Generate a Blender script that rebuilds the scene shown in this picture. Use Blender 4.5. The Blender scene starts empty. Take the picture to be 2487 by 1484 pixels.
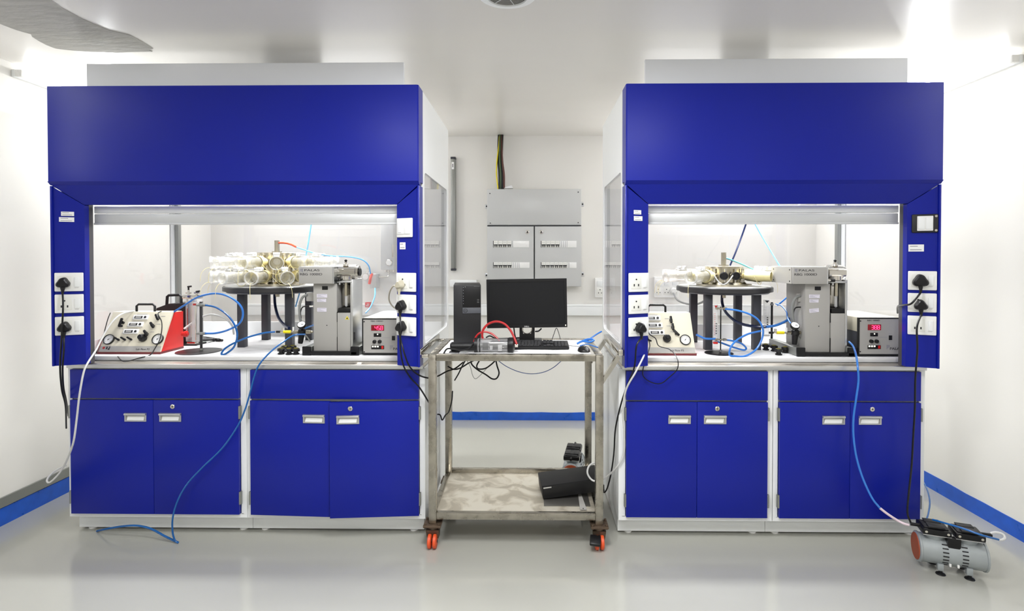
import bpy, bmesh, math, random
from mathutils import Vector, Matrix, Euler
random.seed(7)
R = math.radians
PI = math.pi
scene = bpy.context.scene
COL = scene.collection

# ------------------------------------------------------------------ camera
W, H, F = 2487.0, 1484.0, 1300.0
EYE = Vector((0, 0, 1.515))
VPX, VPY = 1290.0, 625.0
cam_rot = Euler((R(90 - 0.8), 0, R(0.8)), 'XYZ')
Rm = cam_rot.to_matrix()
_d = Rm.transposed() @ Vector((0, 1, 0))
PX0 = VPX - F * (_d.x / -_d.z)
PY0 = VPY + F * (_d.y / -_d.z)
cd = bpy.data.cameras.new('camera')
cd.sensor_width = 36.0
cd.lens = 36.0 * F / W
cd.shift_x = (W / 2 - PX0) / W
cd.shift_y = (PY0 - H / 2) / W
cd.clip_start = 0.05
cam = bpy.data.objects.new('camera', cd)
COL.objects.link(cam)
cam.location = EYE
cam.rotation_euler = cam_rot
scene.camera = cam

def ray(px, py):
    return Rm @ Vector(((px - PX0) / F, -(py - PY0) / F, -1.0))
def at(px, py, Y):
    d = ray(px, py); return EYE + d * ((Y - EYE.y) / d.y)
def atz(px, py, z):
    d = ray(px, py); return EYE + d * ((z - EYE.z) / d.z)
def atx(px, py, X):
    d = ray(px, py); return EYE + d * ((X - EYE.x) / d.x)

# ------------------------------------------------------------------ world and exposure
wd = bpy.data.worlds.new('world'); scene.world = wd; wd.use_nodes = True
wd.node_tree.nodes['Background'].inputs[0].default_value = (1, 1, 1, 1)
wd.node_tree.nodes['Background'].inputs[1].default_value = 0.3
scene.view_settings.view_transform = 'Standard'
scene.view_settings.look = 'None'
scene.view_settings.gamma = 1
scene.view_settings.use_curve_mapping = False
scene.view_settings.exposure = 0.24
BACK_W = 28.0        # watts of the two added tubes on the back wall
REAR_W = 17.0        # watts of the two tubes beside the hoods
TUBE_W = 3.0        # watts of each added wall tube out of view
HOOD_W = 18.0        # watts of each fume hood lamp
MID_W = 34.0         # watts of the added ceiling panel lamp near the grille
CEIL_W = 15.0        # watts of each other added ceiling panel lamp
scene.cycles.max_bounces = 10
scene.cycles.diffuse_bounces = 5
scene.cycles.glossy_bounces = 4
scene.cycles.transparent_max_bounces = 16
scene.cycles.transmission_bounces = 8
scene.cycles.caustics_reflective = False
scene.cycles.caustics_refractive = False
scene.cycles.sample_clamp_indirect = 4.0

# ------------------------------------------------------------------ key distances (metres)
YF = 2.75            # front edge of the hoods
YB = 3.70            # back of the hoods
YBASE = 2.85         # front of the base cabinets
YW = 4.96            # back wall
XWL, XWR = -2.99, 2.62
CEIL = 2.635
ZB = 0.97            # top of the white bench board
ZW = 0.945           # top of the steel worktop
YBACKROOM = -2.4

# ------------------------------------------------------------------ materials
def lin(c):
    return tuple((x / 12.92 if x <= 0.04045 else ((x + 0.055) / 1.055) ** 2.4) for x in [v / 255.0 for v in c])
MATS = {}
def mat(name, rgb, rough=0.5, metal=0.0, var=0.0, scale=8.0, bump=0.0, emit=None, estr=0.0, trans=0.0, coat=0.0, spec=0.5, alpha=1.0, stretch=None, rvar=0.0):
    if name in MATS: return MATS[name]
    m = bpy.data.materials.new(name); m.use_nodes = True
    nt = m.node_tree; b = nt.nodes['Principled BSDF']
    c = lin(rgb) + (1,)
    b.inputs['Base Color'].default_value = c
    b.inputs['Roughness'].default_value = rough
    b.inputs['Metallic'].default_value = metal
    b.inputs['Specular IOR Level'].default_value = spec
    b.inputs['Transmission Weight'].default_value = trans
    b.inputs['Coat Weight'].default_value = coat
    b.inputs['Coat Roughness'].default_value = 0.1
    b.inputs['Alpha'].default_value = alpha
    if emit:
        b.inputs['Emission Color'].default_value = lin(emit) + (1,)
        b.inputs['Emission Strength'].default_value = estr
    tc = nt.nodes.new('ShaderNodeTexCoord'); mp = nt.nodes.new('ShaderNodeMapping')
    nz = nt.nodes.new('ShaderNodeTexNoise'); nz.inputs['Scale'].default_value = scale
    nz.inputs['Detail'].default_value = 5
    if stretch: mp.inputs['Scale'].default_value = stretch
    nt.links.new(tc.outputs['Object'], mp.inputs[0]); nt.links.new(mp.outputs[0], nz.inputs['Vector'])
    if var > 0:
        mr = nt.nodes.new('ShaderNodeMapRange')
        mr.inputs[1].default_value = 0.3; mr.inputs[2].default_value = 0.7
        mr.inputs[3].default_value = 1 - var; mr.inputs[4].default_value = 1 + var
        mx = nt.nodes.new('ShaderNodeMix'); mx.data_type = 'RGBA'; mx.blend_type = 'MULTIPLY'
        mx.inputs['Factor'].default_value = 1
        mx.inputs[6].default_value = c
        nt.links.new(nz.outputs['Fac'], mr.inputs[0]); nt.links.new(mr.outputs[0], mx.inputs[7])
        nt.links.new(mx.outputs[2], b.inputs['Base Color'])
    rr = nt.nodes.new('ShaderNodeMapRange')
    rr.inputs[1].default_value = 0.3; rr.inputs[2].default_value = 0.7
    rv = rvar if rvar else 0.12 * rough
    rr.inputs[3].default_value = max(0, rough - rv); rr.inputs[4].default_value = min(1, rough + rv)
    nt.links.new(nz.outputs['Fac'], rr.inputs[0]); nt.links.new(rr.outputs[0], b.inputs['Roughness'])
    if bump > 0:
        bp = nt.nodes.new('ShaderNodeBump'); bp.inputs['Strength'].default_value = bump; bp.inputs['Distance'].default_value = 0.01
        nt.links.new(nz.outputs['Fac'], bp.inputs['Height']); nt.links.new(bp.outputs[0], b.inputs['Normal'])
    MATS[name] = m
    return m

def glass(name, rgb, opacity=0.06, rough=0.0, tint=(255, 255, 255)):
    """thin clear sheet: mostly transparent, with the mirror sheen of glass at grazing angles"""
    m = bpy.data.materials.new(name); m.use_nodes = True; nt = m.node_tree
    nt.nodes.remove(nt.nodes['Principled BSDF']); out = nt.nodes['Material Output']
    tr = nt.nodes.new('ShaderNodeBsdfTransparent'); tr.inputs[0].default_value = lin(tint) + (1,)
    gl = nt.nodes.new('ShaderNodeBsdfGlossy'); gl.inputs['Roughness'].default_value = rough
    df = nt.nodes.new('ShaderNodeBsdfDiffuse'); df.inputs[0].default_value = lin(rgb) + (1,)
    fr = nt.nodes.new('ShaderNodeFresnel')
    ge = nt.nodes.new('ShaderNodeNewGeometry'); mi = nt.nodes.new('ShaderNodeMapRange')
    mi.inputs[3].default_value = 1.45; mi.inputs[4].default_value = 1 / 1.45
    nt.links.new(ge.outputs['Backfacing'], mi.inputs[0]); nt.links.new(mi.outputs[0], fr.inputs[0])
    m1 = nt.nodes.new('ShaderNodeMixShader'); m1.inputs[0].default_value = opacity
    m2 = nt.nodes.new('ShaderNodeMixShader')
    nt.links.new(tr.outputs[0], m1.inputs[1]); nt.links.new(df.outputs[0], m1.inputs[2])
    nt.links.new(fr.outputs[0], m2.inputs[0]); nt.links.new(m1.outputs[0], m2.inputs[1]); nt.links.new(gl.outputs[0], m2.inputs[2])
    nt.links.new(m2.outputs[0], out.inputs[0])
    MATS[name] = m
    return m

BLUE = mat('blue enamel', (15, 30, 144), 0.30, rvar=0.01, spec=0.25)
BLUEIN = mat('blue skirting paint', (18, 84, 190), 0.30, var=0.12, scale=14, bump=0.1)
WALL = mat('white wall paint', (230, 228, 223), 0.55, var=0.015, scale=1.5, bump=0.03)
WHITE = mat('white powder coat', (238, 240, 240), 0.35, var=0.01, scale=3)
WHITEP = mat('white plastic', (240, 240, 238), 0.30)
OFFW = mat('off white plastic', (232, 232, 226), 0.35)
GREYP = mat('light grey powder coat', (168, 166, 162), 0.40, var=0.02, scale=4)
CASING = mat('grey casing sheet', (226, 228, 232), 0.5, var=0.03, scale=1.5)
LINER = mat('hood liner', (236, 236, 240), 0.4)
PANELG = mat('panel grey', (198, 199, 198), 0.35, var=0.02, scale=2)
ALU = mat('aluminium', (205, 206, 206), 0.32, metal=0.9, stretch=(1, 1, 12))
SASH = mat('sash aluminium', (204, 206, 207), 0.38, metal=0.25)
ALUD = mat('dull aluminium', (150, 152, 148), 0.42, metal=0.7)
STEEL = mat('brushed steel', (196, 190, 180), 0.34, metal=1.0, var=0.10, scale=6, stretch=(1, 8, 1), rvar=0.1)
STEELT = mat('worn trolley steel', (168, 163, 152), 0.30, metal=1.0, var=0.22, scale=14, rvar=0.14)
CHROME = mat('polished steel', (214, 210, 202), 0.12, metal=1.0)
BRASS = mat('brassy steel', (188, 181, 162), 0.25, metal=1.0)
BLACK = mat('black plastic', (17, 17, 19), 0.38, rvar=0.01, spec=0.35)
BLACKM = mat('matt black', (30, 30, 32), 0.6)
DARK = mat('dark grey metal', (56, 57, 64), 0.45, var=0.05, scale=10)
DARKD = mat('dark disc', (46, 46, 48), 0.35)
TRACK = mat('dark sash track', (70, 68, 72), 0.5)
RED = mat('red enamel', (205, 28, 24), 0.35)
REDT = mat('red rubber', (176, 30, 34), 0.35)
MAROON = mat('maroon base', (96, 22, 26), 0.45)
CREAM = mat('cream panel', (218, 212, 192), 0.40, var=0.01)
RUBBERC = mat('cream rubber', (224, 212, 158), 0.5, var=0.06, scale=25)
YELLOW = mat('yellow paint', (236, 216, 20), 0.4)
ORANGE = mat('orange rubber', (222, 84, 40), 0.45)
ORANGED = mat('orange cap', (158, 66, 26), 0.5)
BTUBE = mat('blue tubing', (52, 120, 205), 0.25)
BTUBED = mat('deep blue tubing', (22, 92, 160), 0.25)
BDARK = mat('navy hose', (16, 30, 66), 0.3)
LBLUE = mat('pale blue tubing', (112, 176, 232), 0.25)
REDTUBE = mat('orange red tubing', (228, 70, 44), 0.3)
WTUBE = mat('white tubing', (204, 204, 202), 0.3)
GREYT = mat('grey cable', (128, 130, 128), 0.4)
SCREEN = mat('screen glass', (20, 21, 24), 0.30, rvar=0.004, spec=0.3)
BEIGE = mat('beige plug', (186, 180, 160), 0.4)
PAPER = mat('white paper', (240, 240, 240), 0.7, bump=0.05, scale=6)
INK = mat('printed ink', (50, 50, 54), 0.5)
INKG = mat('faint grey print', (140, 140, 150), 0.6)
INKR = mat('red print', (180, 40, 40), 0.5)
LABELP = mat('lilac label paper', (220, 216, 228), 0.6)
FACE = mat('dial face', (240, 240, 238), 0.4)
LEDR = mat('red digits', (255, 60, 90), 0.4, emit=(255, 40, 80), estr=6)
LEDBG = mat('dark red display', (70, 4, 14), 0.25, emit=(170, 0, 30), estr=0.35)
LEDW = mat('small lit lamp', (255, 250, 220), 0.4, emit=(255, 250, 220), estr=3)
TUBEM = mat('lit tube', (255, 255, 255), 0.4, emit=(250, 252, 255), estr=5)
PUMPG = mat('cast grey metal', (168, 174, 176), 0.42, metal=0.4, var=0.05, scale=20)
MOTOR = mat('nickel cylinder', (190, 186, 178), 0.2, metal=1.0)
DBOX = mat('black pc steel', (17, 17, 19), 0.55, rvar=0.01, spec=0.3)
WOODY = mat('smoked glass', (86, 84, 82), 0.15)
CEMENT = mat('cement patch', (172, 170, 164), 0.8, var=0.10, scale=10, bump=0.3, stretch=(1, 3, 1))
GLASS = glass('clear pane', (235, 235, 245), 0.05)
ACRYL = glass('clear acrylic', (246, 246, 246), 0.30, 0.03)
ACRYLC = glass('clear plastic tube', (240, 238, 226), 0.14, 0.05)
SMOKED = glass('clear cylinder wall', (170, 170, 172), 0.22, 0.04)

def floor_mat():
    m = mat('epoxy floor', (172, 172, 164), 0.15, var=0.015, scale=1.2, rvar=0.02)
    nt = m.node_tree; b = nt.nodes['Principled BSDF']
    b.inputs['Coat Weight'].default_value = 0.3
    return m
FLOOR = floor_mat()
def ceil_mat():
    m = mat('plastered ceiling', (234, 231, 226), 0.26, var=0.006, scale=2.0, bump=0.02, stretch=(0.7, 2.2, 1), rvar=0.01)
    return m
CEILM = ceil_mat()
def shelf_mat():
    m = bpy.data.materials.new('stained shelf'); m.use_nodes = True; nt = m.node_tree; b = nt.nodes['Principled BSDF']
    tc = nt.nodes.new('ShaderNodeTexCoord')
    n = nt.nodes.new('ShaderNodeTexNoise'); n.inputs['Scale'].default_value = 8; n.inputs['Detail'].default_value = 10; n.inputs['Distortion'].default_value = 0.7
    r = nt.nodes.new('ShaderNodeValToRGB')
    r.color_ramp.elements[0].position = 0.42; r.color_ramp.elements[0].color = lin((176, 168, 152)) + (1,)
    r.color_ramp.elements[1].position = 0.56; r.color_ramp.elements[1].color = lin((214, 208, 194)) + (1,)
    e = r.color_ramp.elements.new(0.49); e.color = lin((200, 192, 176)) + (1,)
    nt.links.new(tc.outputs['Object'], n.inputs['Vector']); nt.links.new(n.outputs['Fac'], r.inputs[0])
    nt.links.new(r.outputs[0], b.inputs['Base Color'])
    b.inputs['Metallic'].default_value = 0.35; b.inputs['Roughness'].default_value = 0.32
    return m
SHELF = shelf_mat()
def mesh_mat():
    m = mat('perforated black front', (20, 20, 22), 0.5)
    nt = m.node_tree; b = nt.nodes['Principled BSDF']
    tc = nt.nodes.new('ShaderNodeTexCoord'); v = nt.nodes.new('ShaderNodeTexVoronoi'); v.inputs['Scale'].default_value = 380
    r = nt.nodes.new('ShaderNodeValToRGB')
    r.color_ramp.elements[0].position = 0.3; r.color_ramp.elements[0].color = (0.003, 0.003, 0.003, 1)
    r.color_ramp.elements[1].position = 0.5; r.color_ramp.elements[1].color = lin((24, 24, 27)) + (1,)
    nt.links.new(tc.outputs['Object'], v.inputs['Vector']); nt.links.new(v.outputs['Distance'], r.inputs[0]); nt.links.new(r.outputs[0], b.inputs['Base Color'])
    return m
PERF = mesh_mat()

# ------------------------------------------------------------------ mesh builder
ORG = {}
class MB:
    def __init__(s, M=None):
        s.bm = bmesh.new(); s.M = M or Matrix.Identity(4); s.mats = []; s.cur = 0
    def use(s, m):
        if m not in s.mats: s.mats.append(m)
        s.cur = s.mats.index(m); return s
    def _fin(s, verts, faces):
        for f in faces: f.material_index = s.cur
        for v in verts: v.co = s.M @ v.co
    def hexa(s, P):
        v = [s.bm.verts.new(p) for p in P]
        fs = [s.bm.faces.new([v[i] for i in q]) for q in ((0, 3, 2, 1), (4, 5, 6, 7), (0, 1, 5, 4), (1, 2, 6, 5), (2, 3, 7, 6), (3, 0, 4, 7))]
        s._fin(v, fs); return s
    def box(s, a, b, bev=0.0, seg=2):
        x0, x1 = sorted((a[0], b[0])); y0, y1 = sorted((a[1], b[1])); z0, z1 = sorted((a[2], b[2]))
        P = [(x0, y0, z0), (x1, y0, z0), (x1, y1, z0), (x0, y1, z0), (x0, y0, z1), (x1, y0, z1), (x1, y1, z1), (x0, y1, z1)]
        if bev <= 0: return s.hexa(P)
        t = bmesh.new(); v = [t.verts.new(p) for p in P]
        for q in ((0, 3, 2, 1), (4, 5, 6, 7), (0, 1, 5, 4), (1, 2, 6, 5), (2, 3, 7, 6), (3, 0, 4, 7)): t.faces.new([v[i] for i in q])
        bmesh.ops.bevel(t, geom=list(t.edges), offset=bev, segments=seg, affect='EDGES', profile=0.5)
        s._merge(t); return s
    def _merge(s, t):
        t.verts.index_update()
        vm = [s.bm.verts.new(v.co) for v in t.verts]; fs = []
        for f in t.faces:
            try: fs.append(s.bm.faces.new([vm[v.index] for v in f.verts]))
            except ValueError: pass
        s._fin(vm, fs); t.free()
    def prism(s, poly, ext):
        """poly: 3-D points of a flat outline, ext: extrusion vector"""
        ext = Vector(ext); n = len(poly)
        a = [s.bm.verts.new(Vector(p)) for p in poly]; b = [s.bm.verts.new(Vector(p) + ext) for p in poly]
        fs = [s.bm.faces.new(a[::-1]), s.bm.faces.new(b)]
        for i in range(n):
            j = (i + 1) % n; fs.append(s.bm.faces.new((a[i], a[j], b[j], b[i])))
        bmesh.ops.recalc_face_normals(s.bm, faces=fs)
        s._fin(a + b, fs); return s
    def ring(s, outer, inner, ext):
        """frame between two outlines with the same number of points"""
        ext = Vector(ext); n = len(outer)
        o = [s.bm.verts.new(Vector(p)) for p in outer]; i_ = [s.bm.verts.new(Vector(p)) for p in inner]
        o2 = [s.bm.verts.new(Vector(p) + ext) for p in outer]; i2 = [s.bm.verts.new(Vector(p) + ext) for p in inner]
        fs = []
        for k in range(n):
            j = (k + 1) % n
            fs += [s.bm.faces.new((o[k], o[j], i_[j], i_[k])), s.bm.faces.new((o2[j], o2[k], i2[k], i2[j])),
                   s.bm.faces.new((o[j], o[k], o2[k], o2[j])), s.bm.faces.new((i_[k], i_[j], i2[j], i2[k]))]
        bmesh.ops.recalc_face_normals(s.bm, faces=fs)
        s._fin(o + i_ + o2 + i2, fs); return s
    def rings(s, rs, cap=True, close=False):
        vs = [[s.bm.verts.new(p) for p in r] for r in rs]; fs = []; n = len(rs[0])
        for a, b in zip(vs, vs[1:]):
            for i in range(n):
                j = (i + 1) % n; fs.append(s.bm.faces.new((a[i], a[j], b[j], b[i])))
        if cap: fs += [s.bm.faces.new(vs[0][::-1]), s.bm.faces.new(vs[-1])]
        bmesh.ops.recalc_face_normals(s.bm, faces=fs)
        s._fin([v for r in vs for v in r], fs); return s
    def lathe(s, p, axis, prof, seg=24, cap=True):
        """prof: (distance along axis, radius)"""
        p = Vector(p); a = Vector(axis).normalized()
        u = a.orthogonal().normalized(); w = a.cross(u)
        rs = []
        for d, r in prof:
            r = max(r, 1e-5)
            rs.append([p + a * d + (u * math.cos(2 * PI * k / seg) + w * math.sin(2 * PI * k / seg)) * r for k in range(seg)])
        return s.rings(rs, cap)
    def cyl(s, a, b, r, r2=None, seg=20):
        a = Vector(a); b = Vector(b)
        return s.lathe(a, b - a, [(0, r), ((b - a).length, r if r2 is None else r2)], seg)
    def pipe(s, a, b, ro, ri, seg=24):
        a = Vector(a); b = Vector(b); L = (b - a).length
        return s.lathe(a, b - a, [(0, ri), (0, ro), (L, ro), (L, ri), (0, ri)], seg, cap=False)
    def tube(s, pts, r, seg=8, smooth=True, n=6):
        P = spline(pts, n) if smooth else [Vector(p) for p in pts]
        rs = []; u = None
        for i, p in enumerate(P):
            t = (P[min(i + 1, len(P) - 1)] - P[max(i - 1, 0)])
            t = t.normalized() if t.length > 1e-9 else Vector((0, 0, 1))
            if u is None: u = t.orthogonal().normalized()
            u = (u - t * u.dot(t)); u = u.normalized() if u.length > 1e-6 else t.orthogonal().normalized()
            w = t.cross(u)
            rs.append([p + (u * math.cos(2 * PI * k / seg) + w * math.sin(2 * PI * k / seg)) * r for k in range(seg)])
        return s.rings(rs)
    def ball(s, c, r, sc=(1, 1, 1), seg=16):
        prof = []
        for i in range(9):
            a = -PI / 2 + PI * i / 8; prof.append((math.sin(a), math.cos(a)))
        rs = []
        for z, q in prof:
            q = max(q, 1e-4)
            rs.append([Vector(c) + Vector((q * math.cos(2 * PI * k / seg) * r * sc[0], q * math.sin(2 * PI * k / seg) * r * sc[1], z * r * sc[2])) for k in range(seg)])
        return s.rings(rs)
    def build(s, name, m=None, parent=None, smooth=True, angle=35):
        me = bpy.data.meshes.new(name)
        if m is not None and not s.mats: s.mats = [m]
        elif m is not None: s.mats[0] = s.mats[0]
        o = bpy.data.objects.new(name, me); COL.objects.link(o)
        org = ORG.get(parent.name, Vector((0, 0, 0))) if parent else Vector((0, 0, 0))
        if parent is None and s.bm.verts:
            xs = [v.co for v in s.bm.verts]
            lo = Vector([min(c[i] for c in xs) for i in range(3)]); hi = Vector([max(c[i] for c in xs) for i in range(3)])
            org = Vector(((lo.x + hi.x) / 2, (lo.y + hi.y) / 2, lo.z)); o.location = org
        for v in s.bm.verts: v.co -= org
        s.bm.to_mesh(me); s.bm.free()
        for q in s.mats: me.materials.append(q)
        if smooth:
            me.shade_smooth(); me.set_sharp_from_angle(angle=R(angle))
        if parent: o.parent = parent
        ORG[o.name] = org
        return o

def spline(pts, n=6):
    P = [Vector(p) for p in pts]
    if len(P) < 3: return P
    Q = [P[0] * 2 - P[1]] + P + [P[-1] * 2 - P[-2]]
    out = []
    for i in range(1, len(Q) - 2):
        a, b, c, d = Q[i - 1], Q[i], Q[i + 1], Q[i + 2]
        for k in range(n):
            t = k / n
            out.append(0.5 * ((2 * b) + (c - a) * t + (2 * a - 5 * b + 4 * c - d) * t * t + (3 * b - a - 3 * c + d) * t ** 3))
    out.append(P[-1]); return out

def thing(name, label, cat, loc=(0, 0, 0), group=None):
    o = bpy.data.objects.new(name, None); COL.objects.link(o)
    o.empty_display_size = 0.05
    o.location = loc; ORG[o.name] = Vector(loc)
    o['label'] = label; o['category'] = cat
    if group: o['group'] = group
    return o
def tag(o, label, cat, group=None):
    o['label'] = label; o['category'] = cat
    if group: o['group'] = group
    return o
def struct(o):
    o['kind'] = 'structure'; return o
def dup(root, loc, rot=None, label=None, group=None):
    r = root.copy(); COL.objects.link(r); r.location = loc
    if rot is not None: r.rotation_euler = rot
    if label: r['label'] = label
    if group: r['group'] = group
    for ch in list(root.children):
        c = ch.copy(); COL.objects.link(c); c.parent = r
        for g in list(ch.children):
            d = g.copy(); COL.objects.link(d); d.parent = c
    return r
def cable(name, label, cat, pts, r, m, parent=None, group=None, seg=8, n=8):
    o = MB().use(m).tube(pts, r, seg, n=n).build(name, m, parent)
    if parent is None: tag(o, label, cat, group)
    return o
def PP(pts):
    """pixel x, pixel y, distance -> points"""
    return [at(*p) for p in pts]
def text(parent, body, p0, height, width, m, rotz=0.0, tilt=0.0, name='lettering', depth=0.0006, slant=0.0):
    """upright lettering whose lower left corner is at p0 (in the parent's frame), facing -Y turned by rotz"""
    cu = bpy.data.curves.new('t', 'FONT'); cu.body = body; cu.size = 1.0; cu.extrude = 0.001; cu.shear = slant
    to = bpy.data.objects.new('t', cu); COL.objects.link(to)
    bpy.context.view_layer.update()
    me = bpy.data.meshes.new_from_object(to.evaluated_get(bpy.context.evaluated_depsgraph_get()))
    bpy.data.objects.remove(to); bpy.data.curves.remove(cu)
    xs = [v.co.x for v in me.vertices]; ys = [v.co.y for v in me.vertices]
    x0, x1, y0, y1 = min(xs), max(xs), min(ys), max(ys)
    sx = width / (x1 - x0); sy = height / (y1 - y0)
    M = Matrix.Translation(p0) @ Matrix.Rotation(rotz, 4, 'Z') @ Matrix.Rotation(R(90) + tilt, 4, 'X')
    for v in me.vertices:
        v.co = M @ Vector(((v.co.x - x0) * sx, (v.co.y - y0) * sy, (v.co.z) * depth / 0.001))
    me.materials.clear(); me.materials.append(m)
    me.name = name
    o = bpy.data.objects.new(name, me); COL.objects.link(o); o.parent = parent
    ORG[o.name] = ORG.get(parent.name, Vector((0, 0, 0)))
    me.transform(Matrix.Translation(-ORG[parent.name]))
    return o

# ------------------------------------------------------------------ room
m = MB().use(FLOOR).box((XWL - 0.1, YBACKROOM - 0.1, -0.08), (XWR + 0.1, YW + 0.1, 0)); struct(m.build('floor', FLOOR))
ceiling = MB().use(CEILM).box((XWL - 0.1, YBACKROOM - 0.1, CEIL), (XWR + 0.1, YW + 0.1, CEIL + 0.08)).build('ceiling', CEILM); struct(ceiling)
struct(MB().use(WALL).box((XWL - 0.1, YW, 0), (XWR + 0.1, YW + 0.1, CEIL)).build('wall_back', WALL))
struct(MB().use(WALL).box((XWL - 0.1, YBACKROOM - 0.1, 0), (XWL, YW, CEIL)).build('wall_left', WALL))
struct(MB().use(WALL).box((XWR, YBACKROOM - 0.1, 0), (XWR + 0.1, YW, CEIL)).build('wall_right', WALL))
struct(MB().use(WALL).box((XWL, YBACKROOM - 0.1, 0), (XWR, YBACKROOM, CEIL)).build('wall_front', WALL))
# skirtings: blue paint bands with a hand-painted, slightly wavering upper edge
def band(name, p0, p1, nrm, h, wob, m, z0=0.0, th=0.004):
    p0 = Vector(p0); p1 = Vector(p1); d = p1 - p0; n = 60; pts = []
    top = []
    rr = random.Random(name)
    for k in range(n + 1):
        t = k / n; top.append(p0 + d * t + Vector((0, 0, z0 + h + wob * (math.sin(t * 31) * 0.4 + rr.uniform(-1, 1) * 0.6))))
    poly = [p0 + Vector((0, 0, z0))] + top + [p1 + Vector((0, 0, z0))]
    o = MB().use(m).prism(poly, Vector(nrm) * th).build(name, m, smooth=False); struct(o); return o
band('baseboard_back', (XWL + 0.01, YW, 0), (XWR - 0.01, YW, 0), (0, -1, 0), 0.075, 0.004, BLUEIN)
band('baseboard_right', (XWR, YBACKROOM, 0), (XWR, YW, 0), (-1, 0, 0), 0.095, 0.004, BLUEIN)
band('baseboard_left', (XWL, YBACKROOM, 0), (XWL, YW, 0), (1, 0, 0), 0.10, 0.003, BLUEIN, th=0.006)
o = MB().use(ALUD).box((XWL, YBACKROOM, 0.105), (XWL + 0.012, YW, 0.16)).build('trim_1', ALUD); struct(o)
# trowelled cement patch on the ceiling
pp = [(-60, -30), (110, -12), (150, 18), (200, 45), (262, 72), (315, 84), (345, 100), (372, 117), (362, 121), (370, 124), (330, 125), (282, 127), (230, 125), (180, 122), (135, 117), (110, 107), (92, 97), (78, 88), (75, 82), (40, 72), (8, 60), (-20, 48), (-70, 30)]
poly = [atz(x, y, CEIL) for x, y in pp]
MB().use(CEMENT).prism(poly, (0, 0, -0.003)).build('cement_patch', CEMENT, ceiling, smooth=False)
# loose plaster marks
# ceiling speaker grille
c = atz(1232, -14, CEIL)
g = thing('ceiling_speaker', 'round white ceiling grille with radial ribs above the gap between the hoods', 'ceiling speaker', (c.x, c.y, CEIL))
MB().use(WHITE).lathe((c.x, c.y, CEIL), (0, 0, -1), [(0, 0.125), (0.004, 0.125), (0.010, 0.105), (0.012, 0.088), (0.004, 0.086), (0.0, 0.086)], 48, cap=False).build('rim', WHITE, g)
mg = MB().use(GREYP)
for k in range(11):
    r = 0.012 + k * 0.0072
    mg.pipe((c.x, c.y, CEIL - 0.006), (c.x, c.y, CEIL - 0.003), r + 0.0022, r, 48)
mg.build('grille', GREYP, g)
mg = MB().use(WHITE)
for k in range(6):
    a = k * PI / 3 + 0.2; d = Vector((math.cos(a), math.sin(a), 0))
    mg.tube([c + Vector((0, 0, -0.008)), c + d * 0.088 + Vector((0, 0, -0.008))], 0.0016, 6, smooth=False)
mg.build('rib', WHITE, g)
MB().use(DARK).cyl((c.x, c.y, CEIL - 0.0015), (c.x, c.y, CEIL), 0.085, seg=40).build('backing', DARK, g)

# wall tube lamps
def wall_tube(x, s, y0, y1, label, z=2.575, watts=None):
    """s = +1: mounted on the right wall, -1: on the left wall"""
    t = thing('tube_lamp', label, 'tube light', (x, (y0 + y1) / 2, z), 'fluorescent tubes high on the side walls')
    MB().use(WHITE).box((x, y0, z - 0.022), (x - s * 0.022, y1, z + 0.022), 0.004).build('batten', WHITE, t)
    MB().use(TUBEM).cyl((x - s * 0.042, y0 + 0.03, z), (x - s * 0.042, y1 - 0.03, z), 0.013, seg=12).build('tube', TUBEM, t)
    for y in (y0, y1 - 0.03):
        MB().use(WHITEP).box((x - s * 0.02, y, z - 0.02), (x - s * 0.06, y + 0.03, z + 0.02), 0.004).build('tube_holder', WHITEP, t)
    la = bpy.data.lights.new('tube_light', 'AREA'); la.shape = 'RECTANGLE'; la.size = 0.03; la.size_y = (y1 - y0) - 0.1
    la.energy = watts or TUBE_W; la.color = (0.97, 0.985, 1.0)
    lo = bpy.data.objects.new('tube_light', la); COL.objects.link(lo); lo.parent = t
    lo.location = (-s * 0.058, 0, 0); lo.rotation_euler = (0, R(90) * s, 0)
    lo.rotation_euler = Vector((-s, 0, -0.0)).to_track_quat('-Z', 'Y').to_euler()
    return t
wall_tube(XWR, 1, 2.90, 4.12, 'lit tube lamp high on the right wall behind the right blue hood', watts=REAR_W)
wall_tube(XWL, -1, 3.05, 4.27, 'lit tube lamp high on the left wall hidden behind the left blue hood', watts=REAR_W)
for k, (a, b) in enumerate([(1.45, 2.67), (-1.6, -0.4)]):  # four more tubes out of view, added to raise the room's brightness
    wall_tube(XWR, 1, a, b, ['tube lamp on the right wall just nearer than the frame edge', 'tube lamp on the right wall behind the viewer'][k])
    wall_tube(XWL, -1, a, b, ['tube lamp on the left wall just nearer than the frame edge', 'tube lamp on the left wall behind the viewer'][k])
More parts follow.
